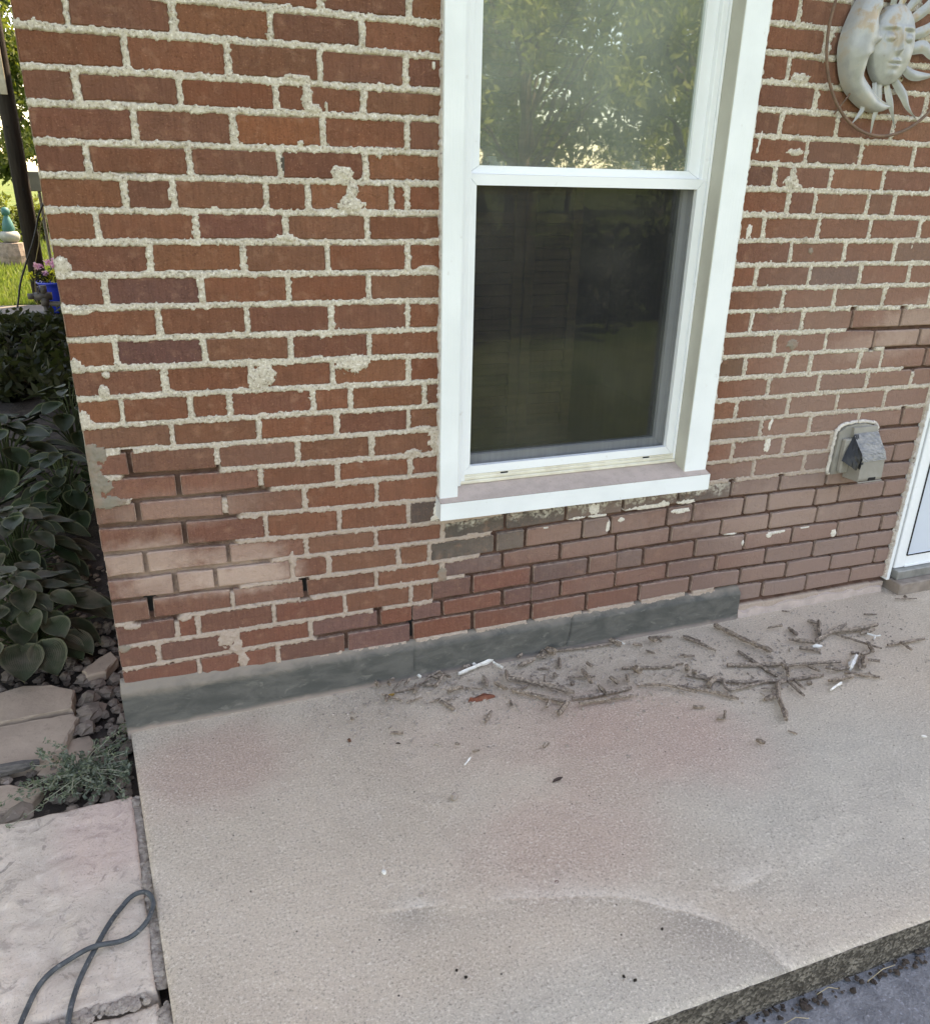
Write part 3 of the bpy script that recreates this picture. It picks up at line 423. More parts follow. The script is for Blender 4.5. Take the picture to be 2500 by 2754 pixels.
# ---- body of the house behind the brick face, upper wall and roof
bo = MB(); YB = 9.6
bo.box(.006,WX0-.02,.02,.1,-.3,2.05); bo.box(WX1+.02,DX-.004,.02,.1,-.3,2.05); bo.box(WX0-.02,WX1+.02,.03,.1,-.3,WZ)
bo.build('wall_backing', m_dark, house)
b2 = MB(); b2.box(.006,.09,.1,YB,-.3,3.3); b2.box(.006,9.0,YB,YB+.1,-.3,3.3); b2.box(.006,9.0,.004,.1,2.06,3.3); b2.box(3.75,9.0,.004,.1,-.3,2.06); b2.box(9.0,9.1,.004,YB+.1,-.3,3.3)
b2.build('upper_wall', m_far, house)
rf = MB(); v = [(-.35,-.38,3.3),(9.4,-.38,3.3),(9.4,YB+.4,3.3),(-.35,YB+.4,3.3),(-.35,YB/2,5.3),(9.4,YB/2,5.3)]
rf.add(v, [(0,1,5,4),(2,3,4,5),(0,4,3),(1,2,5),(0,3,2,1)]); rf.build('roof', m_roof, house)
# ---- cement render plinth
px = np.arange(-.012, 1.9905, .004); pz = np.linspace(0, 1, 36); PX, PT = np.meshgrid(px, pz)
top = np.interp(PX, (0,.35,.8,1.79,1.99), (.150,.138,.124,.1205,.119))+.0025*fbm(PX,PX*0,30,3)
PZ = -.02+(top+.02)*PT; off = .017+.0025*fbm(PX,PZ,7,12)+.0006*vn(PX,PZ,90,13)
off -= .016*sst(.86,1.0,PT)+.003*vn(PX,PZ,60,14)*sst(.8,1,PT)
def crack(pts, wd, dp):
    global off
    P = np.array(pts); Q = spline(P, 8); Q[:,0] += .003*vn(Q[:,1],Q[:,1]*0,120,4)
    xc = np.interp(PZ, Q[::-1,1] if Q[0,1] > Q[-1,1] else Q[:,1], Q[::-1,0] if Q[0,1] > Q[-1,1] else Q[:,0])
    ok = (PZ > Q[:,1].min()-.002) & (PZ < Q[:,1].max()+.002); off = off-dp*np.exp(-((PX-xc)/wd)**2)*ok
crack([(1.340,.128),(1.333,.09),(1.330,.06),(1.318,.02)], .0026, .012); crack([(.807,.12),(.806,.086),(.803,.03)], .0022, .006); crack([(.391,.10),(.392,.03)], .0018, .003)
idx = np.arange(PX.size).reshape(PX.shape); F = np.stack([idx[:-1,:-1].ravel(),idx[:-1,1:].ravel(),idx[1:,1:].ravel(),idx[1:,:-1].ravel()],1)
V = np.stack([PX.ravel(),-off.ravel(),PZ.ravel()],1)
# close ends and top back to the wall
e0 = V[idx[:,0]].copy(); e0[:,1] = .06; e1 = V[idx[:,-1]].copy(); e1[:,1] = .03; et = V[idx[-1,:]].copy(); et[:,1] = .02; et[:,2] += .004
n0 = len(V); V = np.vstack([V,e0,e1,et]); r = len(e0); c_ = len(et)
F2 = [(n0+i, idx[i,0], idx[i+1,0], n0+i+1) for i in range(r-1)]+[(idx[i,-1], n0+r+i, n0+r+i+1, idx[i+1,-1]) for i in range(r-1)]+[(idx[-1,i], idx[-1,i+1], n0+2*r+i+1, n0+2*r+i) for i in range(c_-1)]
o = bigmesh('plinth', V, np.vstack([F,np.array(F2)]), m_parge, house, True); tag(o, 'grey cement render band along the foot of the wall, hairline cracked')
# broken mortar ledge where the render is missing, right of the plinth
v = []; f = []
for i in range(34):
    x = 1.995+i*.02; y = -.006-.008*abs(vn(x,0,20,3)); z = .026+.014*vn(x,1,25,6); v += [(x,y-.006,-.01),(x,y,z),(x,.02,z+.008)]
for i in range(33): f += [(3*i,3*i+3,3*i+4,3*i+1),(3*i+1,3*i+4,3*i+5,3*i+2)]
mesh('footing_ledge', v, f, m_silldust, house)

# ================================================================== WINDOW
win = empty('window', (1.31,0,.58), house); tag(win, 'white double hung window with insect screen on the lower half')
def wp(mb, name, m, smooth=False, par=None):      # boards sit on the wall face, the vinyl unit is set back
    o = mb.build(name, m, win, smooth); o.location = (-1.31,0 if name in ('side_board','jamb_liner','sill_board','sill_dust') else .012,-.58); return o
ZT = 2.10
wp(MB().box(.879,.932,-.02,.03,.584,ZT,.0015), 'side_board', m_trimv); wp(MB().box(1.684,1.763,-.02,.012,.584,ZT,.0015), 'side_board', m_trimv)
wp(MB().box(1.686,1.70,.0125,.045,.584,ZT), 'jamb_liner', m_reveal); wp(MB().box(1.6815,1.6838,-.0185,.045,.5845,ZT), 'jamb_liner', m_reveal)
sb = MB(); sx0, sx1 = .873, 1.764
sb.add([(sx0,-.045,.530),(sx1,-.045,.527),(sx1,-.045,.578),(sx0,-.045,.581),(sx0,.034,.535),(sx1,.034,.535),(sx1,.034,.600),(sx0,.034,.600)], [(0,1,2,3),(1,5,6,2),(4,0,3,7),(0,4,5,1)])
wp(sb, 'sill_board', m_trimh)
st = MB(); st.add([(sx0+.001,-.0445,.5815),(sx1-.001,-.0445,.5785),(sx1-.001,.036,.6015),(sx0+.001,.036,.6015)], [(0,1,2,3)]); wp(st, 'sill_dust', m_silldust)
# ragged caulk beads against the brick
def bead(name, x, z0, z1, y=-.006, wd=.007, seed=0):
    v = []; f = []; n = int((z1-z0)/.006); r_ = np.random.RandomState(seed)
    for i in range(n+1):
        z = z0+(z1-z0)*i/n; a = wd*(.35+.9*abs(vn(z,seed,60,seed))+.4*max(0,vn(z,seed,160,seed+1))); v += [(x-.006,-.012,z),(x+a*.5,y-.006+.003*vn(z,1,90,seed+2),z),(x+a,.006,z)]
    for i in range(n): f += [(3*i,3*i+1,3*i+4,3*i+3),(3*i+1,3*i+2,3*i+5,3*i+4)]
    return v, f
v, f = bead('caulk', 1.765, .60, ZT, wd=.014, seed=3); o = mesh('caulk_bead', v, f, m_caulk, win); o.location = (-1.31,0,-.58)
v, f = bead('caulk', -.880, .585, ZT, wd=.0075, seed=9); v = [(-a,b,c) for a,b,c in v]; f = [q[::-1] for q in f]; o = mesh('caulk_bead', v, f, m_caulk, win); o.location = (-1.31,0,-.58)
# outer vinyl frame
wp(MB().box(.932,.957,.012,.12,.60,ZT,.002).box(.957,.972,.022,.12,.60,ZT,.002), 'frame_stile', m_vinyl); wp(MB().box(1.676,1.6815,.022,.12,.60,ZT,.0015).box(1.658,1.676,.030,.12,.60,ZT,.002), 'frame_stile', m_vinyl)
wp(MB().box(.935,1.681,.018,.12,.602,.612,.002).box(.94,1.679,.024,.12,.612,.622,.002).box(.945,1.677,.027,.12,.622,.628,.001), 'frame_bottom_rail', m_oldvinyl)
wp(MB().box(1.03,1.052,.0175,.022,.6035,.6105), 'weep_cover', m_oldvinyl); wp(MB().box(1.60,1.622,.0175,.022,.6035,.6105), 'weep_cover', m_oldvinyl)
# screen frame with mitred corners
def mitre(mb, x0, x1, z0, z1, wl, wr, wb, wt, y0, y1):
    o_ = [(x0,z0),(x1,z0),(x1,z1),(x0,z1)]; i_ = [(x0+wl,z0+wb),(x1-wr,z0+wb),(x1-wr,z1-wt),(x0+wl,z1-wt)]; res = []
    g = .0006
    for k in range(4):
        a, b, c, d = o_[k], o_[(k+1)%4], i_[(k+1)%4], i_[k]; dx = (g,0,-g,0)[k]
        if k in (0,2): a,b,c,d = [(p[0]+s,p[1]) for p, s in zip((a,b,c,d),((g,-g,-g,g) if k == 0 else (-g,g,g,-g)))]
        else: a,b,c,d = [(p[0],p[1]+s) for p, s in zip((a,b,c,d),((g,-g,-g,g) if k == 1 else (-g,g,g,-g)))]
        v = [(p[0],y0,p[1]) for p in (a,b,c,d)]+[(p[0],y1,p[1]) for p in (a,b,c,d)]
        res.append(MB().add(v, [(0,1,2,3),(4,7,6,5),(0,4,5,1),(1,5,6,2),(2,6,7,3),(3,7,4,0)]))
    return res
for q, mb in enumerate(mitre(None, .962,1.668,.629,1.430,.026,.022,.024,.026,.0265,.046)): wp(mb, 'screen_rail' if q in (0,2) else 'screen_stile', m_vinyl)
wp(MB().box(1.085,1.108,.0255,.031,.6225,.6265), 'weep_slot', m_dark); wp(MB().box(1.565,1.588,.0255,.031,.6225,.6265), 'weep_slot', m_dark)
sc = MB().add([(.986,.042,.651),(1.648,.042,.651),(1.648,.042,1.406),(.986,.042,1.406)], [(0,1,2,3)]); wp(sc, 'insect_screen', m_screen)
# lower sash behind the screen
for q, mb in enumerate(mitre(None, .968,1.664,.632,1.44,.034,.034,.040,.036,.070,.100)): wp(mb, 'lower_sash_rail' if q in (0,2) else 'lower_sash_stile', m_vinyl)
wp(MB().add([(1.0,.084,.67),(1.632,.084,.67),(1.632,.084,1.406),(1.0,.084,1.406)], [(0,1,2,3)]), 'lower_pane', m_glass_lo)
# upper sash
for q, mb in enumerate(mitre(None, .972,1.660,1.4305,2.12,.030,.036,.020,.03,.048,.074)): wp(mb, 'upper_sash_rail' if q in (0,2) else 'upper_sash_stile', m_vinyl)
wp(MB().add([(1.0,.058,1.449),(1.626,.058,1.449),(1.626,.058,2.1),(1.0,.058,2.1)], [(0,1,2,3)]), 'upper_pane', m_glass_up)
for x in (1.045,1.475):
    l = MB().box(x,x+.07,.102,.125,1.441,1.452,.002).box(x+.012,x+.05,.104,.120,1.452,1.462,.002).box(x,x+.028,.104,.118,1.460,1.474,.003)
    wp(l, 'sash_lock', m_vinyl)
# dim room and louvred shutters behind the glass
rm = MB(); v = [(.80,.14,.45),(2.3,.14,.45),(2.3,1.6,.45),(.80,1.6,.45),(.80,.14,2.2),(2.3,.14,2.2),(2.3,1.6,2.2),(.80,1.6,2.2)]
rm.add(v, [(0,1,2,3),(4,7,6,5),(3,2,6,7),(0,3,7,4),(1,5,6,2)]); rm.box(.80,.97,.125,.14,.45,2.2); rm.box(1.665,2.3,.125,.14,.45,2.2); rm.box(.97,1.665,.125,.14,.45,.64); rm.build('room', m_room, house)
slat = None
for i, (x0, x1) in enumerate(((.915,1.028),(1.032,1.215),(1.219,1.400))):
    sh = empty('louvred_shutter', (x0,.235,.64), house); wd = x1-x0
    fr = MB().box(0,.032,0,.022,0,1.5,.002).box(wd-.032,wd,0,.022,0,1.5,.002)
    for z in (0,.74,1.44): fr.box(.032,wd-.032,.001,.021,z,z+.06)
    fr.build('shutter_frame', m_shutter, sh)
    for k in range(41):
        z = .075+k*.0335
        if .70 < z < .81: continue
        s_ = MB().add([(.033,.002,-.014),(wd-.033,.002,-.014),(wd-.033,.018,.014),(.033,.018,.014),(.033,.006,-.017),(wd-.033,.006,-.017),(wd-.033,.022,.011),(.033,.022,.011)], [(0,1,2,3),(4,7,6,5),(0,4,5,1),(3,2,6,7)])
        o = s_.build('slat', m_shutter, sh); o.location = (0,0,z)

# ================================================================== DOOR
door = empty('storm_door', (2.7,0,.05), house); tag(door, 'white storm door with pale lower panel beside the brickwork')
def dp(mb, name, m, smooth=False): o = mb.build(name, m, door, smooth); o.location = (-2.7,0,-.05); return o
v, f = bead('c', -2.672, .055, 2.1, wd=.012, seed=21); v = [(-a,b+.002,c) for a,b,c in v]; f = [q[::-1] for q in f]; o = mesh('caulk_bead', v, f, m_caulk, door); o.location = (-2.7,0,-.05)
dp(MB().box(2.669,2.684,-.012,.08,.045,2.1,.0015), 'brick_mould', m_trimv); dp(MB().box(2.685,2.704,.004,.08,.045,2.1,.0015), 'hinge_strip', m_steel)
dp(MB().box(2.705,2.752,-.004,.05,.085,2.1,.002), 'door_stile', m_vinyl); dp(MB().box(3.60,3.66,-.004,.05,.085,2.1,.002), 'door_stile', m_vinyl)
dp(MB().box(2.752,3.60,-.002,.048,.085,.135,.002).box(2.755,3.60,-.006,-.002,.085,.092), 'door_bottom_rail', m_vinyl); dp(MB().box(2.752,3.60,-.002,.048,.545,.60,.002), 'door_mid_rail', m_vinyl)
dp(MB().box(2.752,3.60,.002,.04,.135,.545), 'kick_panel', M_simple('pale_blue_panel', (.60,.66,.72), (.55,.61,.68), 3, .5, bs=0)); dp(MB().box(2.749,2.7545,-.0065,-.0042,.135,2.1).box(2.7545,3.6,-.0045,-.0022,.131,.1355), 'panel_gasket', m_dark)
dp(MB().add([(2.752,.02,.60),(3.6,.02,.60),(3.6,.02,2.1),(2.752,.02,2.1)], [(0,1,2,3)]), 'door_pane', m_glass_lo)
dp(MB().box(2.70,3.66,-.03,.06,.048,.083,.002), 'threshold', m_steel)
dp(MB().box(2.69,3.75,-.062,.1,-.01,.047,.004), 'door_step', M_simple('worn_step', rgb(150,138,128), rgb(128,116,106), 20, .9, bs=.5))
dp(MB().box(2.64,3.75,.075,.1,-.01,2.1), 'door_backing', m_room); dp(MB().box(3.662,3.75,-.012,.08,.045,2.1,.0015), 'brick_mould', m_trimv)
# ================================================================== GROUND
def gridmesh(name, X, Y, Z, m, parent=None, mask=None, attrs=None):
    idx = np.arange(X.size).reshape(X.shape); k = np.ones((X.shape[0]-1, X.shape[1]-1), bool) if mask is None else mask
    F = np.stack([idx[:-1,:-1][k], idx[:-1,1:][k], idx[1:,1:][k], idx[1:,:-1][k]], 1)
    return bigmesh(name, np.stack([X.ravel(),Y.ravel(),Z.ravel()],1), F, m, parent, True, attrs)
m_asphalt = M_simple('asphalt', rgb(128,129,131), rgb(100,101,104), 26, .9, bsc=150, bs=1, bd=.006, speck=(120, rgb(146,148,154), .7))
m_paver = None
def M_paver():
    t = NT('dusty_paver'); P = t.pos(); n = t.noise(P, 6, 5); l = t.noise(P, 24, 6, .65, 1.0); g = t.noise(P, 210, 3, .6)
    c = t.mix(t.mr(n, .35, .68), rgb(212,194,176), rgb(194,178,162)); c = t.mix(t.mr(l, .54, .68, 0, .65), c, rgb(146,133,123)); c = t.mix(t.mr(l, .46, .34, 0, .4), c, rgb(222,208,192)); c = t.mix(t.mr(t.noise(P, 17, 4, .6, .8), .64, .70, 0, .6), c, rgb(118,107,98)); c = t.mix(t.m2('MULTIPLY', blobmask(t, P, -.05, (1,-.36), .16, .2, n, .3), .5), c, rgb(190,158,148))
    c = t.mix(t.mr(g, .57, .72, 0, .5), c, rgb(126,116,108)); c = t.mix(t.mr(g, .44, .3, 0, .45), c, rgb(214,204,194))
    b = t.bump(g, .6, .002); b = t.bump(l, .8, .009, b); return t.end(c, .95, b, .1)
m_paver = M_paver()
m_soil = M_simple('dry_soil', rgb(78,68,60), rgb(54,47,42), 12, .95, bsc=60, bs=.8, bd=.012, speck=(60, rgb(104,92,82), .5))
m_lawn = M_lawn(); m_walk = M_simple('walk_concrete', rgb(122,115,105), rgb(104,99,91), 5, .9, bs=.3)
DLN = None
ARCS = [[(.578,-.822),(.705,-.849),(.853,-.889),(.996,-.941),(1.082,-1.002),(1.161,-1.068),(1.199,-1.131),(1.212,-1.18)],[(1.299,-.992),(1.404,-.983),(1.536,-.965)]]
yl = np.concatenate([np.linspace(.05,-1.165,170), [-1.176,-1.184,-1.189,-1.191,-1.191]]); ul = np.concatenate([[0,0,.003,.008,.015],np.linspace(.024,3.0,390),np.linspace(3.1,6,30)])
U, Y = np.meshgrid(ul, yl); X = U+(-.006-.098*np.minimum(Y,0))
Zp = .0009*fbm(X,Y,9,40)+.0010*vn(X,Y,46,41); DLN = np.zeros(X.shape)
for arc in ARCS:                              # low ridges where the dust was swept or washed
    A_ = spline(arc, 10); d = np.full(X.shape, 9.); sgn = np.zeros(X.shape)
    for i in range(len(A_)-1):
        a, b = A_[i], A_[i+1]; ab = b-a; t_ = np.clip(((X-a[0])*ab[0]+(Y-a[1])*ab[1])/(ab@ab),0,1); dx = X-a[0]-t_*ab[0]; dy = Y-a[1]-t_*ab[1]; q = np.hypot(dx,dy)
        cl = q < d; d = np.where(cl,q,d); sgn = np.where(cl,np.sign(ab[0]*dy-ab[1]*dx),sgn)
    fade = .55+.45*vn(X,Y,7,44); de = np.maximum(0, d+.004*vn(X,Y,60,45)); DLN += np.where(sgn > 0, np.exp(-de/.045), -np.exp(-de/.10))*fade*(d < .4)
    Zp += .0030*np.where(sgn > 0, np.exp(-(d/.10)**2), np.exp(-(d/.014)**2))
ed = np.minimum(U, Y+1.191); Zp += -.006*np.exp(-np.clip(ed,0,1)/.006)
Zp[-1,:] = -.15; Zp[:,0] = -.15
patio = tag(gridmesh('patio', X, Y, Zp, m_patio, None, None, {'dust_ridge_shade': DLN.ravel()}), kind='structure')
front = MB().box(.1,6,-1.1925,-1.10,-.16,-.006).build('patio_edge', m_face, patio)
# driveway, lawn, planting bed, side walk
def sheet(name, x0, x1, y0, y1, z, m, n=40, amp=.004, sc=8, kind='structure'):
    X, Y = np.meshgrid(np.linspace(x0,x1,n), np.linspace(y0,y1,n)); return tag(gridmesh(name, X, Y, z+amp*fbm(X,Y,sc,50), m), kind=kind)
sheet('driveway', -3, 9, -2.0, -1.15, -.093, m_asphalt, 120, .004, 9)
g = MB().add([(-400,-400,-.13),(400,-400,-.13),(400,400,-.13),(-400,400,-.13)],[(0,1,2,3)]).build('lawn', m_lawn); tag(g, kind='structure')
sheet('planting_bed', -2.6, .14, -1.6, 9.0, -.075, m_soil, 150, .014, 7)
def slabrow(name, x0, x1, ys, z, m):
    p = None
    for a, b in zip(ys[:-1], ys[1:]):
        o = MB().box(x0,x1,a+.006,b-.006,z-.06,z,.006).build('slab' if p else name, m, p); p = p or tag(o, kind='structure')
    return p
slabrow('walkway', -2.3, -1.02, [3.2,4.4,5.5,6.6,7.7,8.75], -.045, m_walk)
# ---- stepping slabs left of the patio
def paver(label, x0, xr, y0, y1, z, seed, rough):
    t = empty('paving_slab', ((x0+xr(y0))/2,(y0+y1)/2,z-.05)); nx_, ny_ = 110, 110; u = np.linspace(0,1,nx_); s_ = np.linspace(0,1,ny_); U, T = np.meshgrid(u,s_)
    Y = y0+(y1-y0)*T; XR = np.vectorize(xr)(Y)+.003*vn(Y,Y*0,14,seed); X = x0+(XR-x0)*U
    e = np.minimum(np.minimum(XR-X, Y-y0), np.minimum(y1-Y, .5))
    Z = z+rough*(1.3*fbm(X,Y,14,seed)+1.6*np.minimum(0,vn(X,Y,34,seed+3)+.25)*sst(.06,.12,XR-X))-.010*np.exp(-np.clip(e,0,1)/.006)+.0035*np.exp(-((XR-X-.011)/.006)**2)-.0018*np.exp(-((XR-X-.075)/.004)**2)
    wob = .004*vn(X,X*0,18,seed+7)*(1-T)*rough/.004; Y = Y+wob
    Z[0,:] -= .06; Z[-1,:] -= .06; Z[:,-1] -= .06; Z[:,0] -= .06
    o = gridmesh('slab_top', X-t.location.x, Y-t.location.y, Z-t.location.z, m_paver, t); return tag(t, label, 'paving slab')
paver('dusty concrete paving slab with pitted face and a hose loop on it', -.75, lambda y: -.019-.098*y, -.815, -.243, -.022, 60, .0050)
paver('rough broken-edged paving slab at the bottom left corner of the photo', -.75, lambda y: -.021-.098*y, -1.42, -.832, -.030, 70, .0075)
def rubble(name, segs, z, n, seed, size, label, cat, m):
    r_ = np.random.RandomState(seed); mb = MB()
    for i in range(n):
        (x0,y0),(x1,y1),wd = segs[r_.randint(len(segs))]; t_ = r_.rand(); rock_into(mb, (x0+(x1-x0)*t_+wd*(r_.rand()-.5), y0+(y1-y0)*t_+wd*(r_.rand()-.5), z+.004*r_.rand()), size*(.4+r_.rand()**2*1.4), r_)
    return tag(mb.build(name, m), label, cat, kind='stuff')
ICO = None
def rock_into(mb, c, s, r_, flat=.65):
    ph = r_.rand(3)*6.28; sx, sy, sz = s*(.7+.6*r_.rand()), s*(.7+.6*r_.rand()), s*flat*(.7+.5*r_.rand()); n, m_ = 6, 4; v = [(0,0,-1)]; ring = []
    for j in range(1, m_):
        th = math.pi*j/m_
        for i in range(n): v.append((math.sin(th)*math.cos(6.283*i/n+j*.4), math.sin(th)*math.sin(6.283*i/n+j*.4), -math.cos(th)))
    v.append((0,0,1)); V_ = []; ca, sa = math.cos(ph[0]), math.sin(ph[0])
    for (x,y,z) in v:
        k = 1+.42*(r_.rand()-.5); x, y, z = x*sx*k, y*sy*k, z*sz*k; V_.append((c[0]+x*ca-y*sa, c[1]+x*sa+y*ca, c[2]+z))
    f = [(0,1+(i+1)%n,1+i) for i in range(n)]
    for j in range(m_-2): f += [(1+j*n+i,1+j*n+(i+1)%n,1+(j+1)*n+(i+1)%n,1+(j+1)*n+i) for i in range(n)]
    L_ = len(V_)-1; b = 1+(m_-2)*n; f += [(b+i,b+(i+1)%n,L_) for i in range(n)]; mb.add(V_, f)
m_rock = M_simple('dusty_rock', rgb(144,128,114), rgb(108,97,87), 14, .92, bsc=70, bs=.6, bd=.005, speck=(50, rgb(164,148,138), .5))
m_chip = M_simple('mortar_chip', rgb(172,160,148), rgb(140,128,118), 60, .95, bsc=240, bs=.8, bd=.003, speck=(180, rgb(112,100,92), .6))
m_chipw = M_simple('painted_chip', rgb(232,230,224), rgb(206,202,192), 50, .8, bsc=200, bs=.6, bd=.002, speck=(120, rgb(160,148,136), .6))
rubble('joint_dirt', [((.009,-.25),(.063,-.80),.013),((.009,-.25),(.063,-.80),.013),((.066,-.84),(.12,-1.4),.014),((-.7,-.823),(.03,-.823),.02)], -.031, 1500, 4, .007, 'grit and dirt filling the gap between paving slabs and patio', 'grit', m_chip)
rubble('kerb_litter', [((.3,-1.21),(2.4,-1.21),.03)], -.089, 420, 5, .0045, 'dirt and grit along the foot of the patio edge on the driveway', 'litter', m_soil)
# ---- flagstones
m_flag = M_simple('sandstone', rgb(182,160,140), rgb(164,144,126), 9, .9, bsc=120, bs=.4, bd=.003, speck=(70, rgb(132,116,104), .3))
def flag(label, poly, z, h, seed):
    r_ = np.random.RandomState(seed); P = []
    for i in range(len(poly)):
        a = np.array(poly[i]); b = np.array(poly[(i+1)%len(poly)]); k = max(2,int(np.hypot(*(b-a))/.022))
        for q in range(k): P.append(a+(b-a)*q/k+r_.uniform(-.0025,.0025,2))
    P = np.array(P); c = P.mean(0); n = len(P); v = []; f = []
    for zz, ins in ((0,.0),(-.004,-.004),(-h*.5,-.003),(-h,-.010)):
        for p in P: d = (c-p)/np.linalg.norm(c-p); q = p-d*(-.004 if zz == 0 else 0)-d*ins*-1*0; q = p+d*(.005 if zz == 0 else 0)+r_.uniform(-.003,.003,2)*(zz != 0); v.append((q[0]-c[0],q[1]-c[1],zz+r_.uniform(-.001,.001)))
    f = [tuple(range(n))]+[(r*n+i,(r+1)*n+i,(r+1)*n+(i+1)%n,r*n+(i+1)%n) for r in range(3) for i in range(n)]
    o = mesh('flagstone', v, f, m_flag); o.location = (c[0],c[1],z)
    return tag(o, label, 'flagstone')
flag('dusty tan flagstone nearest the hosta leaves, upper of the two', [(-.80,.33),(-.60,.36),(-.40,.335),(-.311,.361),(-.232,.339),(-.172,.295),(-.167,.197),(-.25,.195),(-.355,.188),(-.8,.17)], -.028, .045, 1)
flag('dusty tan flagstone behind the grey-green weed, lower of the two', [(-.8,.158),(-.353,.176),(-.252,.177),(-.166,.179),(-.152,.153),(-.185,.018),(-.206,-.012),(-.29,-.02),(-.36,-.03),(-.8,-.04)], -.034, .045, 2)
flag('small buried flat stone between the flagstone and the loose rocks', [(-.20,.09),(-.12,.10),(-.105,.04),(-.15,-.03),(-.21,-.06),(-.24,-.03)], -.062, .03, 3)
flag('flat stone slab under the left end of the weed', [(-.55,-.06),(-.30,-.07),(-.22,-.11),(-.24,-.165),(-.33,-.175),(-.55,-.18)], -.050, .03, 4)
flag('pale angular stone lying on the rocks by the house corner', [(-.155,.40),(-.115,.46),(-.075,.49),(-.055,.44),(-.09,.37),(-.14,.36)], -.03, .03, 5)
# ---- landscaping rock
r_ = np.random.RandomState(8); spots = []
def inflag(x, y): return (x < -.155 and -.03 < y < .365) or (x < -.21 and -.19 < y < -.05) or (-.24 < x < -.1 and -.06 < y < .1)
while len(spots) < 95:
    x = r_.uniform(-.42,-.012); y = r_.uniform(-.22,.72)
    if inflag(x,y): continue
    s_ = r_.uniform(.011,.027)
    if any((x-a)**2+(y-b)**2 < (.72*(s_+c))**2 for a,b,c in spots): continue
    spots.append((x,y,s_))
for (x,y,s_) in [(-.135,.255,.040),(-.125,.185,.042),(-.13,.115,.03),(-.155,.12,.022),(-.27,-.205,.036)]+spots:
    mb = MB(); rock_into(mb, (0,0,0), s_, r_); o = mb.build('rock', m_rock); o.location = (x,y,-.062+s_*.35)
    z_ = 'between the flagstones and the plinth' if y > 0 and y < .37 else ('under the weed by the paving slab' if y <= 0 else 'behind the upper flagstone, under the hosta leaves'); k_ = 'large' if s_ > .028 else ('small' if s_ < .017 else 'medium')
    tag(o, k_+' grey-brown landscaping rock '+z_, 'rock', k_+' rocks '+z_)
mb = MB()
for i in range(650):
    x = r_.uniform(-.6,-.005); y = r_.uniform(-.24,1.4); rock_into(mb, (x,y,-.072+r_.uniform(0,.008)), r_.uniform(.006,.015), r_)
tag(mb.build('gravel', m_rock), 'small dusty gravel between the landscaping rocks', 'gravel', kind='stuff')
st_ = MB().tube([(-.60,-.02,-.03),(-.40,-.045,-.022),(-.27,-.03,-.03),(-.235,-.02,-.036)],[.02,.019,.015,.008],7).build('driftwood_stick', M_simple('weathered_wood', rgb(112,106,100), rgb(84,80,76), 40, .9, stretch=(1,6,6), bs=.6)); tag(st_, 'weathered grey stick lying in front of the flagstone', 'stick')

# ================================================================== PLANTS
m_hosta = M_leaf('hosta_leaf', (.013,.028,.008), (.11,.12,.065), .55); m_hostac = M_leaf('hosta_leaf_clean', (.010,.024,.006), (.11,.13,.06), .12); m_stalk = M_simple('stalk', (.05,.08,.03), (.07,.09,.04), 30, .6, bs=0)
def leafmesh(name, seed, wr, droop, m=m_hosta):
    r_ = np.random.RandomState(seed); nt_, nu = 13, 9; v = []; f = []; e = []; vv = []
    for i in range(nt_):
        t = i/(nt_-1); w_ = wr*(math.sin(math.pi*min(1,t**.72*1.0))**.75)*(1-.15*t) if 0 < t < 1 else .004
        if t < .12: w_ = max(w_, wr*.45*t/.12)
        for j in range(nu):
            u = -1+2*j/(nu-1); x = t-.06*abs(u)**2*(t < .3); z = -.30*droop*t*t+.20*wr*abs(u)**1.3*(1-.8*t)+.012*math.sin(9*t+3*u+seed)*abs(u)
            v.append((x,u*w_*.5,z)); e.append(max(abs(u), (t-.86)/.14 if t > .86 else 0)); vv.append(abs(u)*1.0+.25*t)
    f = [(i*nu+j,(i+1)*nu+j,(i+1)*nu+j+1,i*nu+j+1) for i in range(nt_-1) for j in range(nu-1)]
    me = bpy.data.meshes.new(name); me.from_pydata(v,[],f); me.materials.append(m)
    for k, a in (('edge',e),('vein',vv)):
        at = me.attributes.new(k,'FLOAT','POINT'); at.data.foreach_set('value', np.array(a,np.float32))
    me.polygons.foreach_set('use_smooth',[True]*len(f)); return me
LM = [leafmesh('hosta_leaf_a',1,.84,.7), leafmesh('hosta_leaf_b',2,.76,.9), leafmesh('hosta_leaf_c',3,.92,.5)]
LMC = [leafmesh('hosta_leaf_d',1,.78,.7,m_hostac), leafmesh('hosta_leaf_e',2,.70,.9,m_hostac), leafmesh('hosta_leaf_f',3,.84,.5,m_hostac)]
def hosta(label, x, y, n, rad, hgt, size, seed):
    r_ = random.Random(seed); p = empty('hosta_plant', (x,y,-.06)); stalks = MB()
    for i in range(n):
        q = (i+.5)/n; a = i*2.39996+r_.uniform(-.3,.3); rr = rad*(q**.6)*r_.uniform(.75,1.05); h = hgt*(1-.72*q)+r_.uniform(-.02,.03)
        bx, by, bz = rr*.62*math.cos(a), rr*.62*math.sin(a), max(.02,h)
        o = link('leaf', r_.choice(LM if seed == 1 or (seed == 2 and i % 2) else LMC), p); s_ = size*r_.uniform(.72,1.12)*(.75+.35*q); o.scale = (s_,s_,s_); o.location = (bx,by,bz)
        o.rotation_euler = (r_.uniform(-.25,.25), r_.uniform(-.12,.2)+.22*q-.15*(1-q), a+r_.uniform(-.25,.25))
        stalks.tube([(.02*math.cos(a),.02*math.sin(a),.0),(bx*.5,by*.5,bz*.75),(bx,by,bz)],.0035,5,False)
    stalks.build('stalks', m_stalk, p); return tag(p, label, 'hosta', 'hostas in the shaded bed along the house')
hosta('broad-leaved dusty hosta nearest the rocks and flagstones', -.34, .66, 76, .38, .24, .120, 1)
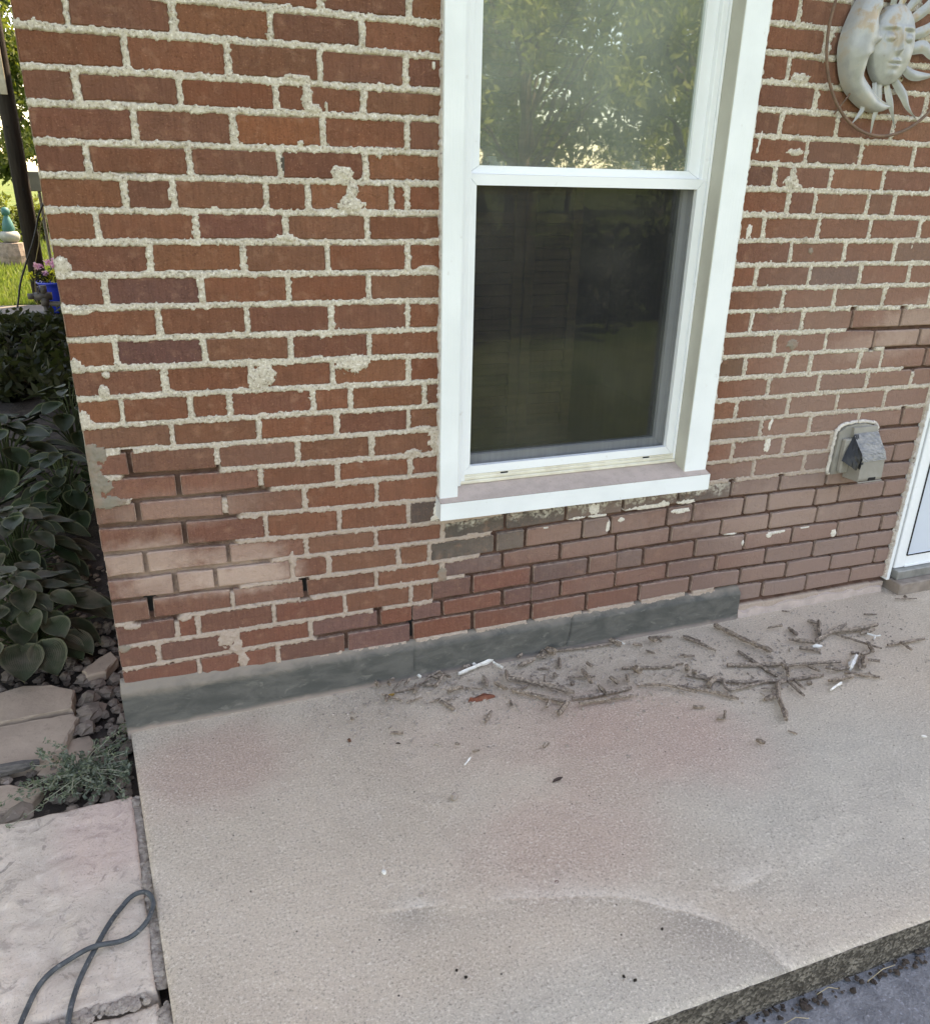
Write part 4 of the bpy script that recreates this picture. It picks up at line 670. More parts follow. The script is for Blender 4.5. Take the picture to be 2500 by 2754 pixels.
hosta('hosta with pale-edged leaves just behind the nearest dusty one', -.42, 1.22, 66, .38, .27, .112, 2)
hosta('pale-edged hosta close to the brick corner, third from the front', -.30, 1.80, 60, .36, .30, .11, 3)
hosta('dark hosta farther back in the bed, half hidden by the others', -.62, 2.35, 44, .40, .36, .15, 4)
hosta('farthest hosta before the leafy ground shrub', -.36, 2.95, 26, .36, .36, .15, 5)
def spray(mb, tone, c, r, n, s0, rs, flat=1.0, up=0.0):
    V_ = np.zeros((n,4,3)); d = rs.normal(size=(n,3)); d /= np.linalg.norm(d,axis=1)[:,None]; P = np.array(c)+d*(r*rs.rand(n,1)**.45)*np.array([1,1,flat])
    a = rs.normal(size=(n,3)); a[:,2] -= up; a /= np.linalg.norm(a,axis=1)[:,None]; b = np.cross(a, rs.normal(size=(n,3))); b /= np.linalg.norm(b,axis=1)[:,None]; s_ = s0*(.6+.8*rs.rand(n,1))
    V_[:,0] = P-a*s_; V_[:,1] = P+b*s_*.42; V_[:,2] = P+a*s_; V_[:,3] = P-b*s_*.42
    mb.append(V_.reshape(-1,3)); tone.append(np.repeat(rs.rand(n)*.8+.2*rs.rand(),4))
def foliage(name, clumps, m, parent, s0, seed, flat=1.0, up=0.0):
    rs = np.random.RandomState(seed); mb = []; tn = []
    for (c, r, n) in clumps: spray(mb, tn, c, r, n, s0, rs, flat, up)
    V_ = np.vstack(mb); return bigmesh(name, V_, np.arange(len(V_)).reshape(-1,4), m, parent, False, {'tone': np.concatenate(tn)})
m_shrub = M_foliage('shrub_leaves', (.022,.032,.012), (.05,.05,.024)); m_tree = M_foliage('tree_leaves', (.035,.062,.014), (.095,.125,.032)); m_tree2 = M_foliage('light_tree_leaves', (.08,.10,.025), (.20,.21,.055)); m_bark = M_simple('bark', rgb(84,72,60), rgb(58,50,42), 12, .95, bs=1, bd=.02, stretch=(1,1,.25))
m_weed = M_foliage('weed_leaves', (.07,.10,.065), (.26,.28,.22))
for lab, x, y, s_ in (('low brown-green leafy shrub beside the walkway', -.66, 4.3, .42), ('low leafy shrub between the hostas and the pipes', -.30, 4.0, .40), ('broad low shrub spilling over the walkway edge', -1.05, 5.6, .50), ('low shrub just in front of the gas pipe', -.85, 6.6, .42),):
    p = empty('leafy_shrub', (x,y,-.07)); rs = np.random.RandomState(int(y*10)); cl = [((rs.uniform(-s_,s_)*.8,rs.uniform(-s_,s_)*.8,rs.uniform(.02,.22)),.13,60) for i in range(26)]
    foliage('leaves', cl, m_shrub, p, .045, 3); mb = MB()
    for c, r, n in cl[:10]: mb.tube([(0,0,0),(c[0]*.5,c[1]*.5,c[2]*.7),c],.005,5,False)
    mb.build('stems', m_bark, p); tag(p, lab, 'shrub')
# low spurge weed spilling over the slab
p = tag(empty('spurge_weed', (-.12,-.12,-.055)), 'grey-green creeping weed growing between paving slab and flagstone', 'weed'); r_ = random.Random(5); stm = MB(); cl = []
for i in range(64):
    a = r_.uniform(0,6.283); L_ = r_.uniform(.05,.185)*(1.15 if abs(math.cos(a)) > .5 else .62); z1 = r_.uniform(.012,.05); x0, y0 = r_.uniform(-.05,.06), r_.uniform(-.03,.03); pts = []
    for k in range(7):
        t = k/6; X_ = x0+L_*t*math.cos(a)+.01*math.sin(5*t+i); Y_ = y0+L_*t*math.sin(a)*.9; 
        if X_ > .105+.0: X_ = .105
        pts.append((X_,Y_,.012+z1*math.sin(min(1,t*1.3)*2.2)))
        if k > 0: cl.append((pts[-1],.011,9))
    stm.tube(pts,.0010,4,False)
stm.build('stems', M_simple('weed_stem', (.30,.30,.22), (.24,.22,.16), 30, .7, bs=0), p); foliage('leaves', cl, m_weed, p, .0060, 6)
# ---- trees
def tree(label, x, y, H, r, z0, seed, m, nl=90, s0=.16, nclump=70, group=None, trunk=.16, per=None):
    rs = np.random.RandomState(seed); p = empty('tree', (x,y,-.13)); mb = MB(); cl = []; zc = (z0+H)/2; hz = (H-z0)/2
    tp = [(0,0,0),(.1*rs.normal(),.1*rs.normal(),H*.25),(.2*rs.normal(),.2*rs.normal(),H*.5),(.3*rs.normal(),.3*rs.normal(),H*.85)]; tp = spline(tp,5); mb.tube(tp,list(np.linspace(trunk,trunk*.2,len(tp))),9)
    for i in range(nclump):
        d = rs.normal(size=3); d /= np.linalg.norm(d); k = rs.rand()**.35; c = (d[0]*r*k, d[1]*r*k, zc+d[2]*hz*k); cl.append((c, r*rs.uniform(.13,.26), int(nl*rs.uniform(.6,1.3))))
        if i % 4 == 0:
            b = tp[min(len(tp)-1,int(len(tp)*np.clip((c[2]-hz*.5)/H,.2,.8)))]; md = (np.array(b)+np.array(c))/2+np.array([0,0,.25]); mb.tube([b,md,c],[trunk*.32,trunk*.2,trunk*.06],6,False)
    mb.build('trunk', m_bark, p, True); foliage('crown', cl, m, p, s0, seed+1, .8, .8); return tag(p, label, 'tree', group)
tree('leafy tree beyond the lawn, left of the house corner', -5.2, 24, 11, 3.8, .9, 11, m_tree2, 330, .085, 95)
tree('darker tree behind the utility pole beyond the lawn', -2.4, 27, 12, 3.4, .6, 12, m_tree, 330, .085, 85)
tree('tree farthest to the left beyond the lawn', -8.6, 22, 10, 3.2, .5, 13, m_tree2, 240, .10, 75)
for i, (x, y, H, r, z0, m) in enumerate(((7.2,-13.5,9.5,3.1,1.4,m_tree2),(10.8,-12.5,9.0,2.9,.8,m_tree2),(9.2,-19,12,3.8,1.6,m_tree),(14.5,-17,11,3.2,1.6,m_tree2),(5.0,-19,11,3.2,1.2,m_tree),(19,-24,12,3.6,1.0,m_tree),(13,-27,12,4,.8,m_tree),(15,-36,10,4.5,0,m_tree),(20,-37,10,4.5,0,m_tree2),(25,-36,10,4.5,0,m_tree),(30,-38,10,4.5,0,m_tree2),(11,-34,9,4,0,m_tree2))):
    tree('leafy yard tree across the driveway seen reflected in the window', x, y, H, r, z0, 30+i, m, 270, .085, 70, 'yard trees reflected in the upper window pane')
for i, (x, y, s_) in enumerate(((2.6,-5.6,.8),(4.2,-6.0,.9),(5.9,-6.4,.9),(7.8,-7.0,1.0))):
    p = empty('hedge_shrub', (x,y,-.13)); rs = np.random.RandomState(i+60); cl = [((rs.normal()*.55*s_,rs.normal()*.35*s_,abs(rs.normal())*.5*s_+.2),.3*s_,110) for k in range(30)]; foliage('leaves', cl, m_shrub, p, .06, 70+i); mb = MB()
    for c, r, n in cl[:8]: mb.tube([(0,0,0),(c[0]*.5,c[1]*.5,c[2]*.7),c],.012,5,False)
    mb.build('stems', m_bark, p); tag(p, 'rounded dark shrub across the driveway reflected in the lower window', 'shrub', 'shrubs across the driveway')
for lab, x, y, H, r in (('unseen dense tree added on the left to shade the planting bed', -3.5, 2.6, 6.5, 2.2), ('second unseen dense tree added to shade the hostas, nearer the camera', -3.0, -.4, 6.0, 1.9)): tree(lab, x, y, H, r, .9, int(40+y), m_tree, 130, .11, 90)  # out-of-view trees added to darken the planting bed
# lawn blades where the grass is near enough to show
rs = np.random.RandomState(77); n = 26000; gx_ = rs.uniform(-4.6,-1.0,n); gy_ = 8.9+rs.rand(n)**1.6*14; a = rs.rand(n)*6.28; h = rs.uniform(.05,.11,n)*(1+gy_*.02); wv = .006+.0012*gy_
V_ = np.zeros((n,3,3)); V_[:,0] = np.stack([gx_-wv*np.cos(a),gy_-wv*np.sin(a),np.full(n,-.13)],1); V_[:,1] = np.stack([gx_+wv*np.cos(a),gy_+wv*np.sin(a),np.full(n,-.13)],1); V_[:,2] = np.stack([gx_+rs.normal(0,.02,n),gy_+rs.normal(0,.02,n),-.13+h],1)
tag(bigmesh('grass', V_.reshape(-1,3), np.arange(3*n).reshape(-1,3), M_foliage('grass_blade', (.09,.14,.03), (.19,.21,.06)), None, False, {'tone': np.repeat(rs.rand(n),3)}), 'sunlit grass blades of the lawn beyond the walkway', 'grass', kind='stuff')
# ================================================================== THINGS BEYOND THE CORNER
m_pole = M_simple('creosoted_wood', rgb(52,45,38), rgb(34,30,26), 14, .95, bs=.9, bd=.01, stretch=(1,1,.12))
pl = tag(empty('utility_pole', (-1.165,9.03,-.13)), 'dark weathered wooden utility pole beside the house corner', 'pole'); mb = MB().tube([(0,0,-.2),(0,0,2),(0,0,4.5),(0,0,8)],[.092,.090,.086,.078],14); mb.build('shaft', m_pole, pl, True)
MB().box(-.035,.035,-.104,-.087,2.30,3.6,.003).build('wire_guard', M_simple('pale_guard', rgb(214,206,182), rgb(190,180,156), 20, .6, bs=.1), pl)
MB().tube([(.02,-.088,1.34),(.02,-.096,1.34)],.012,8).tube([(-.03,-.084,1.98),(-.03,-.094,1.98)],.013,8).build('bolt', m_dark, pl)
cb = MB().tube(spline([(-.72,8.60,1.22),(-.90,8.60,1.10),(-1.0,8.6,.93),(-1.03,8.6,.84),(-1.10,8.6,.66),(-1.2,8.6,.45),(-1.3,8.6,.22),(-1.36,8.58,.0),(-1.39,8.5,-.06),(-1.5,8.2,-.09),(-1.75,7.9,-.09)],6),.011,7).build('power_cable', M_simple('black_rubber', rgb(40,36,34), rgb(28,26,26), 20, .5, bs=0), None, True); tag(cb, 'black cable drooping from the house past the utility pole', 'cable')
cb = MB().tube(spline([(-.80,8.72,1.15),(-.985,8.72,.88),(-1.06,8.72,.62),(-1.13,8.72,.4),(-1.17,8.72,.15),(-1.18,8.72,-.08)],6),.007,6).build('ground_wire', M_simple('olive_wire', rgb(120,104,60), rgb(96,84,50), 20, .6, bs=0), None, True); tag(cb, 'thin tan wire hanging in front of the utility pole', 'wire')
gp = tag(empty('gas_pipe', (-.95,7.3,-.08)), 'grey iron gas pipe with valve and elbow by the pole', 'pipe'); m_pipe = M_simple('painted_iron', rgb(92,86,80), rgb(70,66,62), 20, .6, bs=.2)
MB().tube([(.03,0,-.1),(.03,0,.27)],.028,10).tube([(.03,0,.24),(.4,0,.22),(.95,0,.22)],.026,10).build('pipe_run', m_pipe, gp, True); MB().tube([(.03,0,.22),(.03,0,.30)],.042,10).tube([(-.06,0,.315),(.10,0,.315)],.04,10).tube([(.03,0,.33),(.03,0,.42)],.032,10).tube([(-.12,0,.315),(-.05,0,.315)],.03,10).build('valve', m_pipe, gp, True); MB().box(-.03,-.015,-.03,.03,.29,.41,.004).build('valve_handle', m_pipe, gp)
pt = tag(empty('flower_pot', (-.91,8.25,-.06)), 'glossy blue planter with pink and yellow flowers behind the pipe', 'planter')
prof = [(.11,0),(.14,.05),(.165,.25),(.175,.31),(.19,.315),(.19,.335),(.165,.335),(.15,.28),(.0,.28)]; v = []; f = []; n = 20
for r, z in prof: v += [(r*math.cos(6.283*i/n), r*math.sin(6.283*i/n), z) for i in range(n)]
f = [(k*n+i,k*n+(i+1)%n,(k+1)*n+(i+1)%n,(k+1)*n+i) for k in range(len(prof)-1) for i in range(n)]; mesh('pot', v, f, M_simple('blue_glaze', rgb(28,58,170), rgb(20,44,140), 6, .2, bs=0, spec=.5), pt, True)
rs = np.random.RandomState(4); m_pink = M_foliage('pink_petals', (.62,.22,.55), (.85,.62,.80)); m_yel = M_foliage('yellow_petals', (.55,.50,.05), (.75,.72,.12))
foliage('yellow_flowers', [((rs.normal()*.09,rs.normal()*.09-.02,.38+.03*rs.normal()),.05,36) for i in range(12)], m_yel, pt, .018, 1); foliage('pink_flowers', [((rs.normal()*.07-.02,rs.normal()*.05-.05,.50+.05*rs.normal()),.035,34) for i in range(8)], m_pink, pt, .02, 2)
foliage('leaves', [((rs.normal()*.08,rs.normal()*.08,.36+.06*rs.rand()),.07,50) for i in range(10)], m_shrub, pt, .02, 3)
ub = tag(empty('utility_box', (-1.10,10,-.13)), 'small pale box on a post between pole and house corner', 'box'); MB().box(-.10,.10,-.05,.05,1.30,1.53,.008).build('box_body', M_simple('pale_plastic', rgb(120,118,106), rgb(104,102,92), 6, .6, bs=0), ub); MB().tube([(0,.0,0),(0,0,1.3)],.02,8).build('post', m_pipe, ub)
go = tag(empty('garden_ornament', (-2.1,14,-.13)), 'teal and white figure ornament standing on the lawn edge', 'ornament'); m_teal = M_simple('teal_paint', rgb(48,104,98), rgb(38,86,82), 12, .5, bs=.1)
def lathe(prof, n=14): 
    mb = MB(); v = []; 
    for r, z in prof: v += [(r*math.cos(6.283*i/n), r*math.sin(6.283*i/n), z) for i in range(n)]
    return mb.add(v, [(k*n+i,k*n+(i+1)%n,(k+1)*n+(i+1)%n,(k+1)*n+i) for k in range(len(prof)-1) for i in range(n)])
lathe([(.0,.40),(.10,.41),(.15,.46),(.16,.52),(.13,.58),(0,.6)]).build('base', M_simple('white_paint', rgb(150,150,140), rgb(128,128,120), 10, .6, bs=0), go, True); lathe([(.07,.56),(.10,.62),(.08,.72),(.05,.80),(.03,.84)]).build('body', m_teal, go, True); lathe([(0,.82),(.06,.85),(.07,.90),(.055,.95),(0,.97)]).build('head', m_teal, go, True); lathe([(.2,0),(.22,.2),(.19,.4),(0,.42)]).build('plinth_stone', m_rock, go)
bs_ = tag(empty('garden_bush', (-2.75,14.6,-.13)), 'dark green bush beside the teal ornament', 'bush'); foliage('leaves', [((rs.normal()*.3,rs.normal()*.3,.3+abs(rs.normal())*.3),.22,120) for i in range(20)], m_tree, bs_, .04, 12); MB().tube([(0,0,0),(0,0,.5)],.03,6).build('stems', m_bark, bs_)
for i, (x, y, s_) in enumerate(((-3.9,18.5,.8),(-2.2,19.5,.7),(-5.2,19.2,.9),(-1.2,20.5,.8))):
    p = tag(empty('border_shrub', (x,y,-.13)), 'pale sunlit shrub in the border beyond the lawn', 'shrub', 'sunlit shrubs beyond the lawn'); foliage('leaves', [((rs.normal()*.6*s_,rs.normal()*.3*s_,.3+abs(rs.normal())*.45*s_),.3*s_,90) for k in range(22)], m_tree2, p, .06, 90+i); MB().tube([(0,0,0),(0,0,.6)],.03,6).build('stems', m_bark, p)

# ================================================================== SUN AND MOON WALL ORNAMENT
def M_orn():
    t = NT('weathered_tin'); P = t.pos(); n = t.noise(P, 22, 5, .6); n2 = t.noise(P, 90, 4); c = t.mix(t.mr(n, .3, .7), rgb(156,158,158), rgb(178,180,178)); X = t.xyz(P)
    rust = t.m2('ADD', t.mr(n, .50, .66, 0, .7), t.mr(n2, .68, .78, 0, .4)); c = t.mix(t.m2('MULTIPLY', rust, t.mr(X[2], 1.68, 1.86, .25, 1)), c, rgb(166,136,96)); c = t.mix(t.mr(n2, .66, .76, 0, .35), c, rgb(108,98,84))
    return t.end(c, .55, t.bump(n2, .25, .003), .4, .25)
m_orn = M_orn(); m_rust = M_simple('rusty_wire', rgb(130,104,88), rgb(100,80,70), 40, .8, bs=.4)
orn = tag(empty('sun_moon_ornament', (2.19,-.02,1.80)), 'grey metal sun and crescent moon face ornament hung on the brick wall', 'wall ornament')
OX, OZ = 2.19, 1.80
ring = [(OX+.243*math.cos(t), -.028, OZ+.008+.252*math.sin(t)) for t in np.linspace(0,2*math.pi,73)]
def op(mb, name, m, smooth=True): o = mb.build(name, m, orn, smooth); o.location = (-2.19,.02,-1.80); return o
op(MB().tube(ring,.0042,8,False), 'hoop', m_rust); op(MB().tube([(2.015,-.028,1.605),(2.05,-.025,1.645),(2.09,-.03,1.70)],.0025,6), 'strut', m_rust)
FC = (2.175,1.782); FA, FB = .076, .100
v = []; f = []; nr, na = 34, 96
def feat(u, w):      # relief of the face; u right, w up, in metres from the face centre
    h = .030*math.sqrt(max(0,1-(u/FA)**2-(w/FB)**2))
    g = lambda x, z, a, b: math.exp(-((u-x)/a)**2-((w-z)/b)**2)
    h += .016*math.exp(-(u/.0062)**2)*(1 if -.012 < w < .030 else max(0,1-min(abs(w+.012),abs(w-.030))/.016))*(.45+.55*max(0,min(1,(.036-w)/.045)))
    h += .006*g(-.006,-.016,.005,.004)+.006*g(.006,-.016,.005,.004)
    for s in (-1,1):
        h += .009*g(s*.033,.014,.014,.0095)-.007*g(s*.033,.031,.019,.0045)+.007*g(s*.033,.040,.022,.005)-.003*(1 if abs(math.hypot((u-s*.033)/.016,(w-.014)/.011)-1) < .13 else 0)
        h += .004*g(s*.04,-.025,.02,.02)
    h += .008*g(-.005,-.040,.009,.0042)+.008*g(.006,-.040,.009,.0042)+.009*g(0,-.052,.013,.0050)-.008*g(0,-.0455,.02,.0018)-.003*g(0,-.030,.004,.006)+.006*g(0,-.073,.016,.011)
    return h
v.append((FC[0],-.022-feat(0,0),FC[1]))
for i in range(1,nr+1):
    q = (i/nr)
    for k in range(na):
        a = 2*math.pi*k/na; u, w_ = FA*q*math.cos(a), FB*q*math.sin(a); u *= (1-.10*max(0,-math.sin(a))); v.append((FC[0]+u,-.022-feat(u,w_)*(1 if i < nr else 0)+(.012 if i == nr else 0),FC[1]+w_))
f = [(0,1+k,1+(k+1)%na) for k in range(na)]+[(1+(i-1)*na+k,1+i*na+k,1+i*na+(k+1)%na,1+(i-1)*na+(k+1)%na) for i in range(1,nr) for k in range(na)]
f = [q[::-1] for q in f]; op(MB().add(v,f), 'sun_face', m_orn)
# crescent: outer rim and profile-shaped inner rim
outer = spline([(2.150,1.965),(2.085,1.935),(2.035,1.880),(2.005,1.806),(2.004,1.746),(2.036,1.677),(2.098,1.631),(2.164,1.615),(2.218,1.633)], 9)
inner = spline([(2.150,1.965),(2.125,1.920),(2.112,1.880),(2.103,1.840),(2.112,1.806),(2.121,1.790),(2.104,1.775),(2.106,1.762),(2.096,1.754),(2.092,1.735),(2.090,1.708),(2.118,1.682),(2.158,1.655),(2.218,1.633)], 9)
def resample(P, n): d = np.r_[0,np.cumsum(np.hypot(*np.diff(P,axis=0).T))]; s = np.linspace(0,d[-1],n); return np.stack([np.interp(s,d,P[:,0]),np.interp(s,d,P[:,1])],1)
O_, I_ = resample(outer,90), resample(inner,90); v = []; nu = 17
for i in range(90):
    wd = np.hypot(*(O_[i]-I_[i]))
    for j in range(nu):
        t = j/(nu-1); p_ = O_[i]*(1-t)+I_[i]*t; h = (.046*min(1,wd/.10))*math.sin(math.pi*min(1,max(0,t))**.85)**.7
        u, z = p_; g = lambda x, zz, a, b: math.exp(-((u-x)/a)**2-((z-zz)/b)**2)
        h += .008*g(2.080,1.862,.014,.011)-.006*g(2.088,1.882,.02,.005)+.007*g(2.085,1.890,.02,.006)+.010*g(2.112,1.792,.012,.014)+.006*g(2.10,1.768,.01,.006)+.006*g(2.098,1.757,.01,.005)-.005*g(2.099,1.7625,.012,.0022)-.006*math.exp(-((t-.80)/.05)**2)*(z < 1.76)
        v.append((u,-.026-h if 0 < j < nu-1 else -.012,z))
f = [(i*nu+j,i*nu+j+1,(i+1)*nu+j+1,(i+1)*nu+j) for i in range(89) for j in range(nu-1)]; op(MB().add(v,f), 'crescent_moon', m_orn)
def ray(pts, w0, curl=0):
    P = spline(pts, 8); n = len(P); mb = MB(); v = []
    for i, p_ in enumerate(P):
        t = i/(n-1); d = P[min(i+1,n-1)]-P[max(i-1,0)]; d /= np.linalg.norm(d)+1e-9; nn = np.array([-d[1],d[0]]); w_ = w0*(1-t**1.6)*(.75+.5*math.sin(math.pi*t)); y = -.020-.008*math.sin(math.pi*t)
        for u, dy in ((-1,.004),(-.5,-.001),(0,-.007),(.5,-.001),(1,.004)): q = p_+nn*w_*u*.5; v.append((q[0],y+dy*(1-.7*t),q[1]))
    return mb.add(v, [(i*5+j,i*5+j+1,(i+1)*5+j+1,(i+1)*5+j) for i in range(n-1) for j in range(4)])
RAYS = [([(2.165,1.69),(2.168,1.64),(2.160,1.60),(2.164,1.553)],.022),([(2.19,1.69),(2.205,1.65),(2.222,1.62),(2.249,1.579)],.024),([(2.215,1.70),(2.25,1.665),(2.275,1.635),(2.322,1.605)],.028),([(2.11,1.66),(2.115,1.625),(2.10,1.60),(2.086,1.581)],.018),
        ([(2.232,1.735),(2.27,1.715),(2.32,1.715),(2.375,1.725)],.028),([(2.24,1.775),(2.29,1.785),(2.33,1.765),(2.385,1.775)],.034),([(2.24,1.81),(2.285,1.825),(2.33,1.85),(2.38,1.845)],.030),([(2.23,1.845),(2.27,1.875),(2.30,1.91),(2.35,1.925)],.030),([(2.21,1.865),(2.24,1.91),(2.25,1.95),(2.29,1.99)],.028),([(2.185,1.875),(2.195,1.92),(2.19,1.965),(2.215,2.02)],.026),([(2.16,1.875),(2.155,1.92),(2.16,1.965),(2.15,2.03)],.026),([(2.145,1.69),(2.15,1.66),(2.155,1.64),(2.15,1.63)],.016)]
for pts, w_ in RAYS: op(ray(pts,w_), 'ray', m_orn)

# ================================================================== OUTLET COVER
m_box = M_simple('dusty_grey_plastic', rgb(152,148,140), rgb(136,132,124), 16, .7, bs=.1); m_tape = M_simple('grey_tape', rgb(148,146,142), rgb(112,114,118), 60, .4, bsc=70, bs=1, bd=.004, stretch=(.6,1,2)); m_tapeb = M_simple('black_tape', rgb(44,44,44), rgb(34,34,35), 30, .35, bsc=60, bs=.7, bd=.003)
ob = tag(empty('outlet_cover', (2.39,0,.50)), 'grey weatherproof outlet cover patched with tape beside the door', 'outlet cover')
def ep(mb, name, m, smooth=False): o = mb.build(name, m, ob, smooth); o.location = (-2.39,0,-.50); return o
pp = [(2.285,.512),(2.455,.512),(2.455,.655),(2.44,.672),(2.40,.682),(2.36,.684),(2.315,.678),(2.288,.660)]; n = len(pp); v = [(x,-.014,z) for x,z in pp]+[(x,.004,z) for x,z in pp]; ep(MB().add(v,[tuple(range(n))]+[(i,n+i,n+(i+1)%n,(i+1)%n) for i in range(n)]), 'back_plate', m_box)
bd = MB(); bp = [(x+(.006 if x > 2.37 else -.008),z+(.006 if z > .6 else -.004)) for x,z in pp]; rs = np.random.RandomState(2); L_ = []
for i in range(n):
    a, b = np.array(bp[i]), np.array(bp[(i+1)%n]); k = max(1,int(np.hypot(*(b-a))/.008)); L_ += [a+(b-a)*q/k for q in range(k)]
L_ = [tuple(q+rs.normal(0,.0012,2)) for q in L_ if q[1] > .515]; L_.sort(key=lambda q: math.atan2(-(q[0]-2.37), -(q[1]-.58))); bd.tube([(x,-.004,z) for x,z in L_],[.0055+.002*rs.rand() for _ in L_],6); ep(bd, 'caulk_bead', m_caulk, True)
x0, x1 = 2.338, 2.44; prof = [(-.014,.499),(-.080,.503),(-.083,.512),(-.080,.576),(-.070,.600),(-.040,.640),(-.026,.655),(-.024,.675),(-.014,.676)]; n = len(prof); v = [(x0,y,z) for y,z in prof]+[(x1,y,z) for y,z in prof]
ep(MB().add(v,[tuple(range(n))[::-1],tuple(range(n,2*n))]+[(i,i+1,n+i+1,n+i) for i in range(n-1)]), 'hood', m_box); ep(MB().box(2.302,2.337,-.034,-.0145,.520,.640,.004), 'side_housing', m_box)
ep(MB().box(2.382,2.412,-.0855,-.080,.504,.514,.001), 'cord_notch', m_dark); ep(MB().box(x0-.001,x1+.001,-.0865,-.082,.4985,.5025,.001), 'lower_lip', m_box)
def drape(quad, nu, nv, amp, seed, yoff=0):
    rs_ = np.random.RandomState(seed); v = []; a,b,c,d = [np.array(q) for q in quad]
    for i in range(nv):
        for j in range(nu):
            u, w_ = j/(nu-1), i/(nv-1); p_ = (a*(1-u)+b*u)*(1-w_)+(d*(1-u)+c*u)*w_; k = .6 if 0 < i < nv-1 and 0 < j < nu-1 else .25; v.append((p_[0],p_[1]-amp*k*(rs_.rand()),p_[2]+amp*.3*(rs_.rand()-.5)))
    return MB().add(v,[(i*nu+j,(i+1)*nu+j,(i+1)*nu+j+1,i*nu+j+1) for i in range(nv-1) for j in range(nu-1)])
ep(drape(((2.336,-.0275,.656),(2.442,-.0275,.656),(2.442,-.0715,.601),(2.336,-.0715,.601)),12,9,.006,1), 'tape_strip', m_tape); ep(drape(((2.337,-.071,.603),(2.443,-.071,.603),(2.443,-.083,.574),(2.345,-.083,.572)),12,6,.005,2), 'tape_strip', m_tape)
ep(drape(((2.334,-.030,.655),(2.352,-.032,.655),(2.345,-.084,.566),(2.334,-.0815,.562)),5,8,.004,3), 'tape_strip', m_tapeb); ep(drape(((2.334,-.030,.654),(2.334,-.083,.596),(2.322,-.082,.545),(2.286,-.046,.572)),8,8,.006,4), 'tape_flap', m_tapeb); ep(drape(((2.335,-.05,.60),(2.336,-.084,.585),(2.3345,-.0845,.548),(2.333,-.06,.552)),6,6,.004,5), 'tape_flap', m_tapeb)

# ================================================================== HOSE / CORD LOOP
cp = [(-.186,-.86),(-.178,-.821),(-.171,-.792),(-.156,-.746),(-.132,-.717),(-.097,-.702),(-.06,-.696),(-.017,-.694),(.014,-.688),(.039,-.666),(.051,-.629),(.042,-.598),(.025,-.585),(.003,-.589),(-.02,-.614),(-.04,-.648),(-.06,-.694),(-.073,-.726),(-.084,-.758),(-.092,-.794),(-.096,-.83),(-.095,-.87)]
P = spline(cp,6); n = len(P); zz = []
for i, q in enumerate(P): zz.append(-.011+.0105*math.exp(-(((i-6*6)/6)**2))+.012*max(0,math.sin(math.pi*(i-42)/40))*(42 < i < 82))
o = MB().tube([(a,b,c) for (a,b),c in zip(P,zz)],.0052,10).build('rubber_cord', M_simple('grey_rubber', rgb(82,86,88), rgb(60,64,66), 50, .7, bs=.1, speck=(120, rgb(124,122,118), .6)), None, True); tag(o, 'dark grey rubber cord looped over the paving slab', 'cord')

# ================================================================== MORTAR DEBRIS ON THE PATIO
LAB = {'white':('long white-painted mortar strip with two side stubs against the render','white-painted strips'),'wflake':('broad white painted flake standing in the right-hand debris heap',None),'wstrip':('narrow white strip at the lower edge of the right-hand debris heap',None),'wy':('small white Y-shaped mortar piece at the right of the debris',None),'ws':('slim pale chip lying alone in front of the left debris',None),'ws2':('small white chip alone at the far right of the patio',None)}
LONG = {'la':'long grey mortar strip with an upright spur, middle of the left debris','lb':'long pale mortar strip crossed by a short piece, right end of left debris','lc':'long mortar strip with a downward stub, just right of the brick flake','ld':'lowest long brownish mortar strip at the right end of the left debris','ra':'long mortar strip slanting down from the plinth end to the right heap','rb':'mortar strip slanting under the pale straight one in the right heap','rc':'pale straight mortar strip with a bent right end, centre of right heap','rd':'longest mortar strip, running level through the middle of the right heap','re':'thick bent mortar strip reaching out of the right heap towards the viewer','rf':'thin pale wavy mortar strip left of the right heap','rg':'mortar strip slanting down right below the right heap','rh':'mortar strip pointing up right at the back of the right heap','ri':'topmost nearly level mortar strip of the right heap','rj':'dark mortar strip with a short leg at the back right of the debris','rk':'mortar strip with a side branch lying apart near the door'}
def shard(br, seed, m, label, group):
    r_ = np.random.RandomState(seed); c = np.array(br[0][0]).mean(0); mb = MB()
    for q, (pts, w_) in enumerate(br):
        P = np.array(pts)-c; seg = max(4,int(np.hypot(*np.diff(P,axis=0).T).sum()/.012)); 
        if len(P) > 2: P = resample(spline(P,6), seg+1)
        else: P = P[0]+(P[1]-P[0])*np.linspace(0,1,seg+1)[:,None]
        w_ = max(w_*1.5,.006); hh = w_*r_.uniform(1.0,1.4); K = 5; v = []; lift = r_.uniform(0,.009)+(.003 if q else 0); bend = r_.uniform(-.003,.006)
        for i, p_ in enumerate(P):
            t = i/seg; d = P[min(i+1,seg)]-P[max(i-1,0)]; d /= np.linalg.norm(d)+1e-9; nn = np.array([-d[1],d[0]]); s_ = (.8 if i in (0,seg) else 1)*r_.uniform(.82,1.15); zb = lift+max(0,bend*t)
            for k in range(K):
                a = 6.283*(k+.25)/K; e = r_.uniform(.8,1.2); u = math.cos(a)*w_*.5*s_*e; z = hh*.5+math.sin(a)*hh*.5*s_*e; qd = p_+nn*u+d*r_.uniform(-.002,.002)*(0 < i < seg); v.append((qd[0],qd[1],zb+max(-.0005,z)))
        mb.add(v,[(i*K+k,i*K+(k+1)%K,(i+1)*K+(k+1)%K,(i+1)*K+k) for i in range(seg) for k in range(K)]+[tuple(range(K))[::-1],tuple(range(seg*K,seg*K+K))])
    o = mb.build('mortar_strip', m); o.location = (c[0],c[1],.0015); return tag(o, label, 'mortar debris', group)
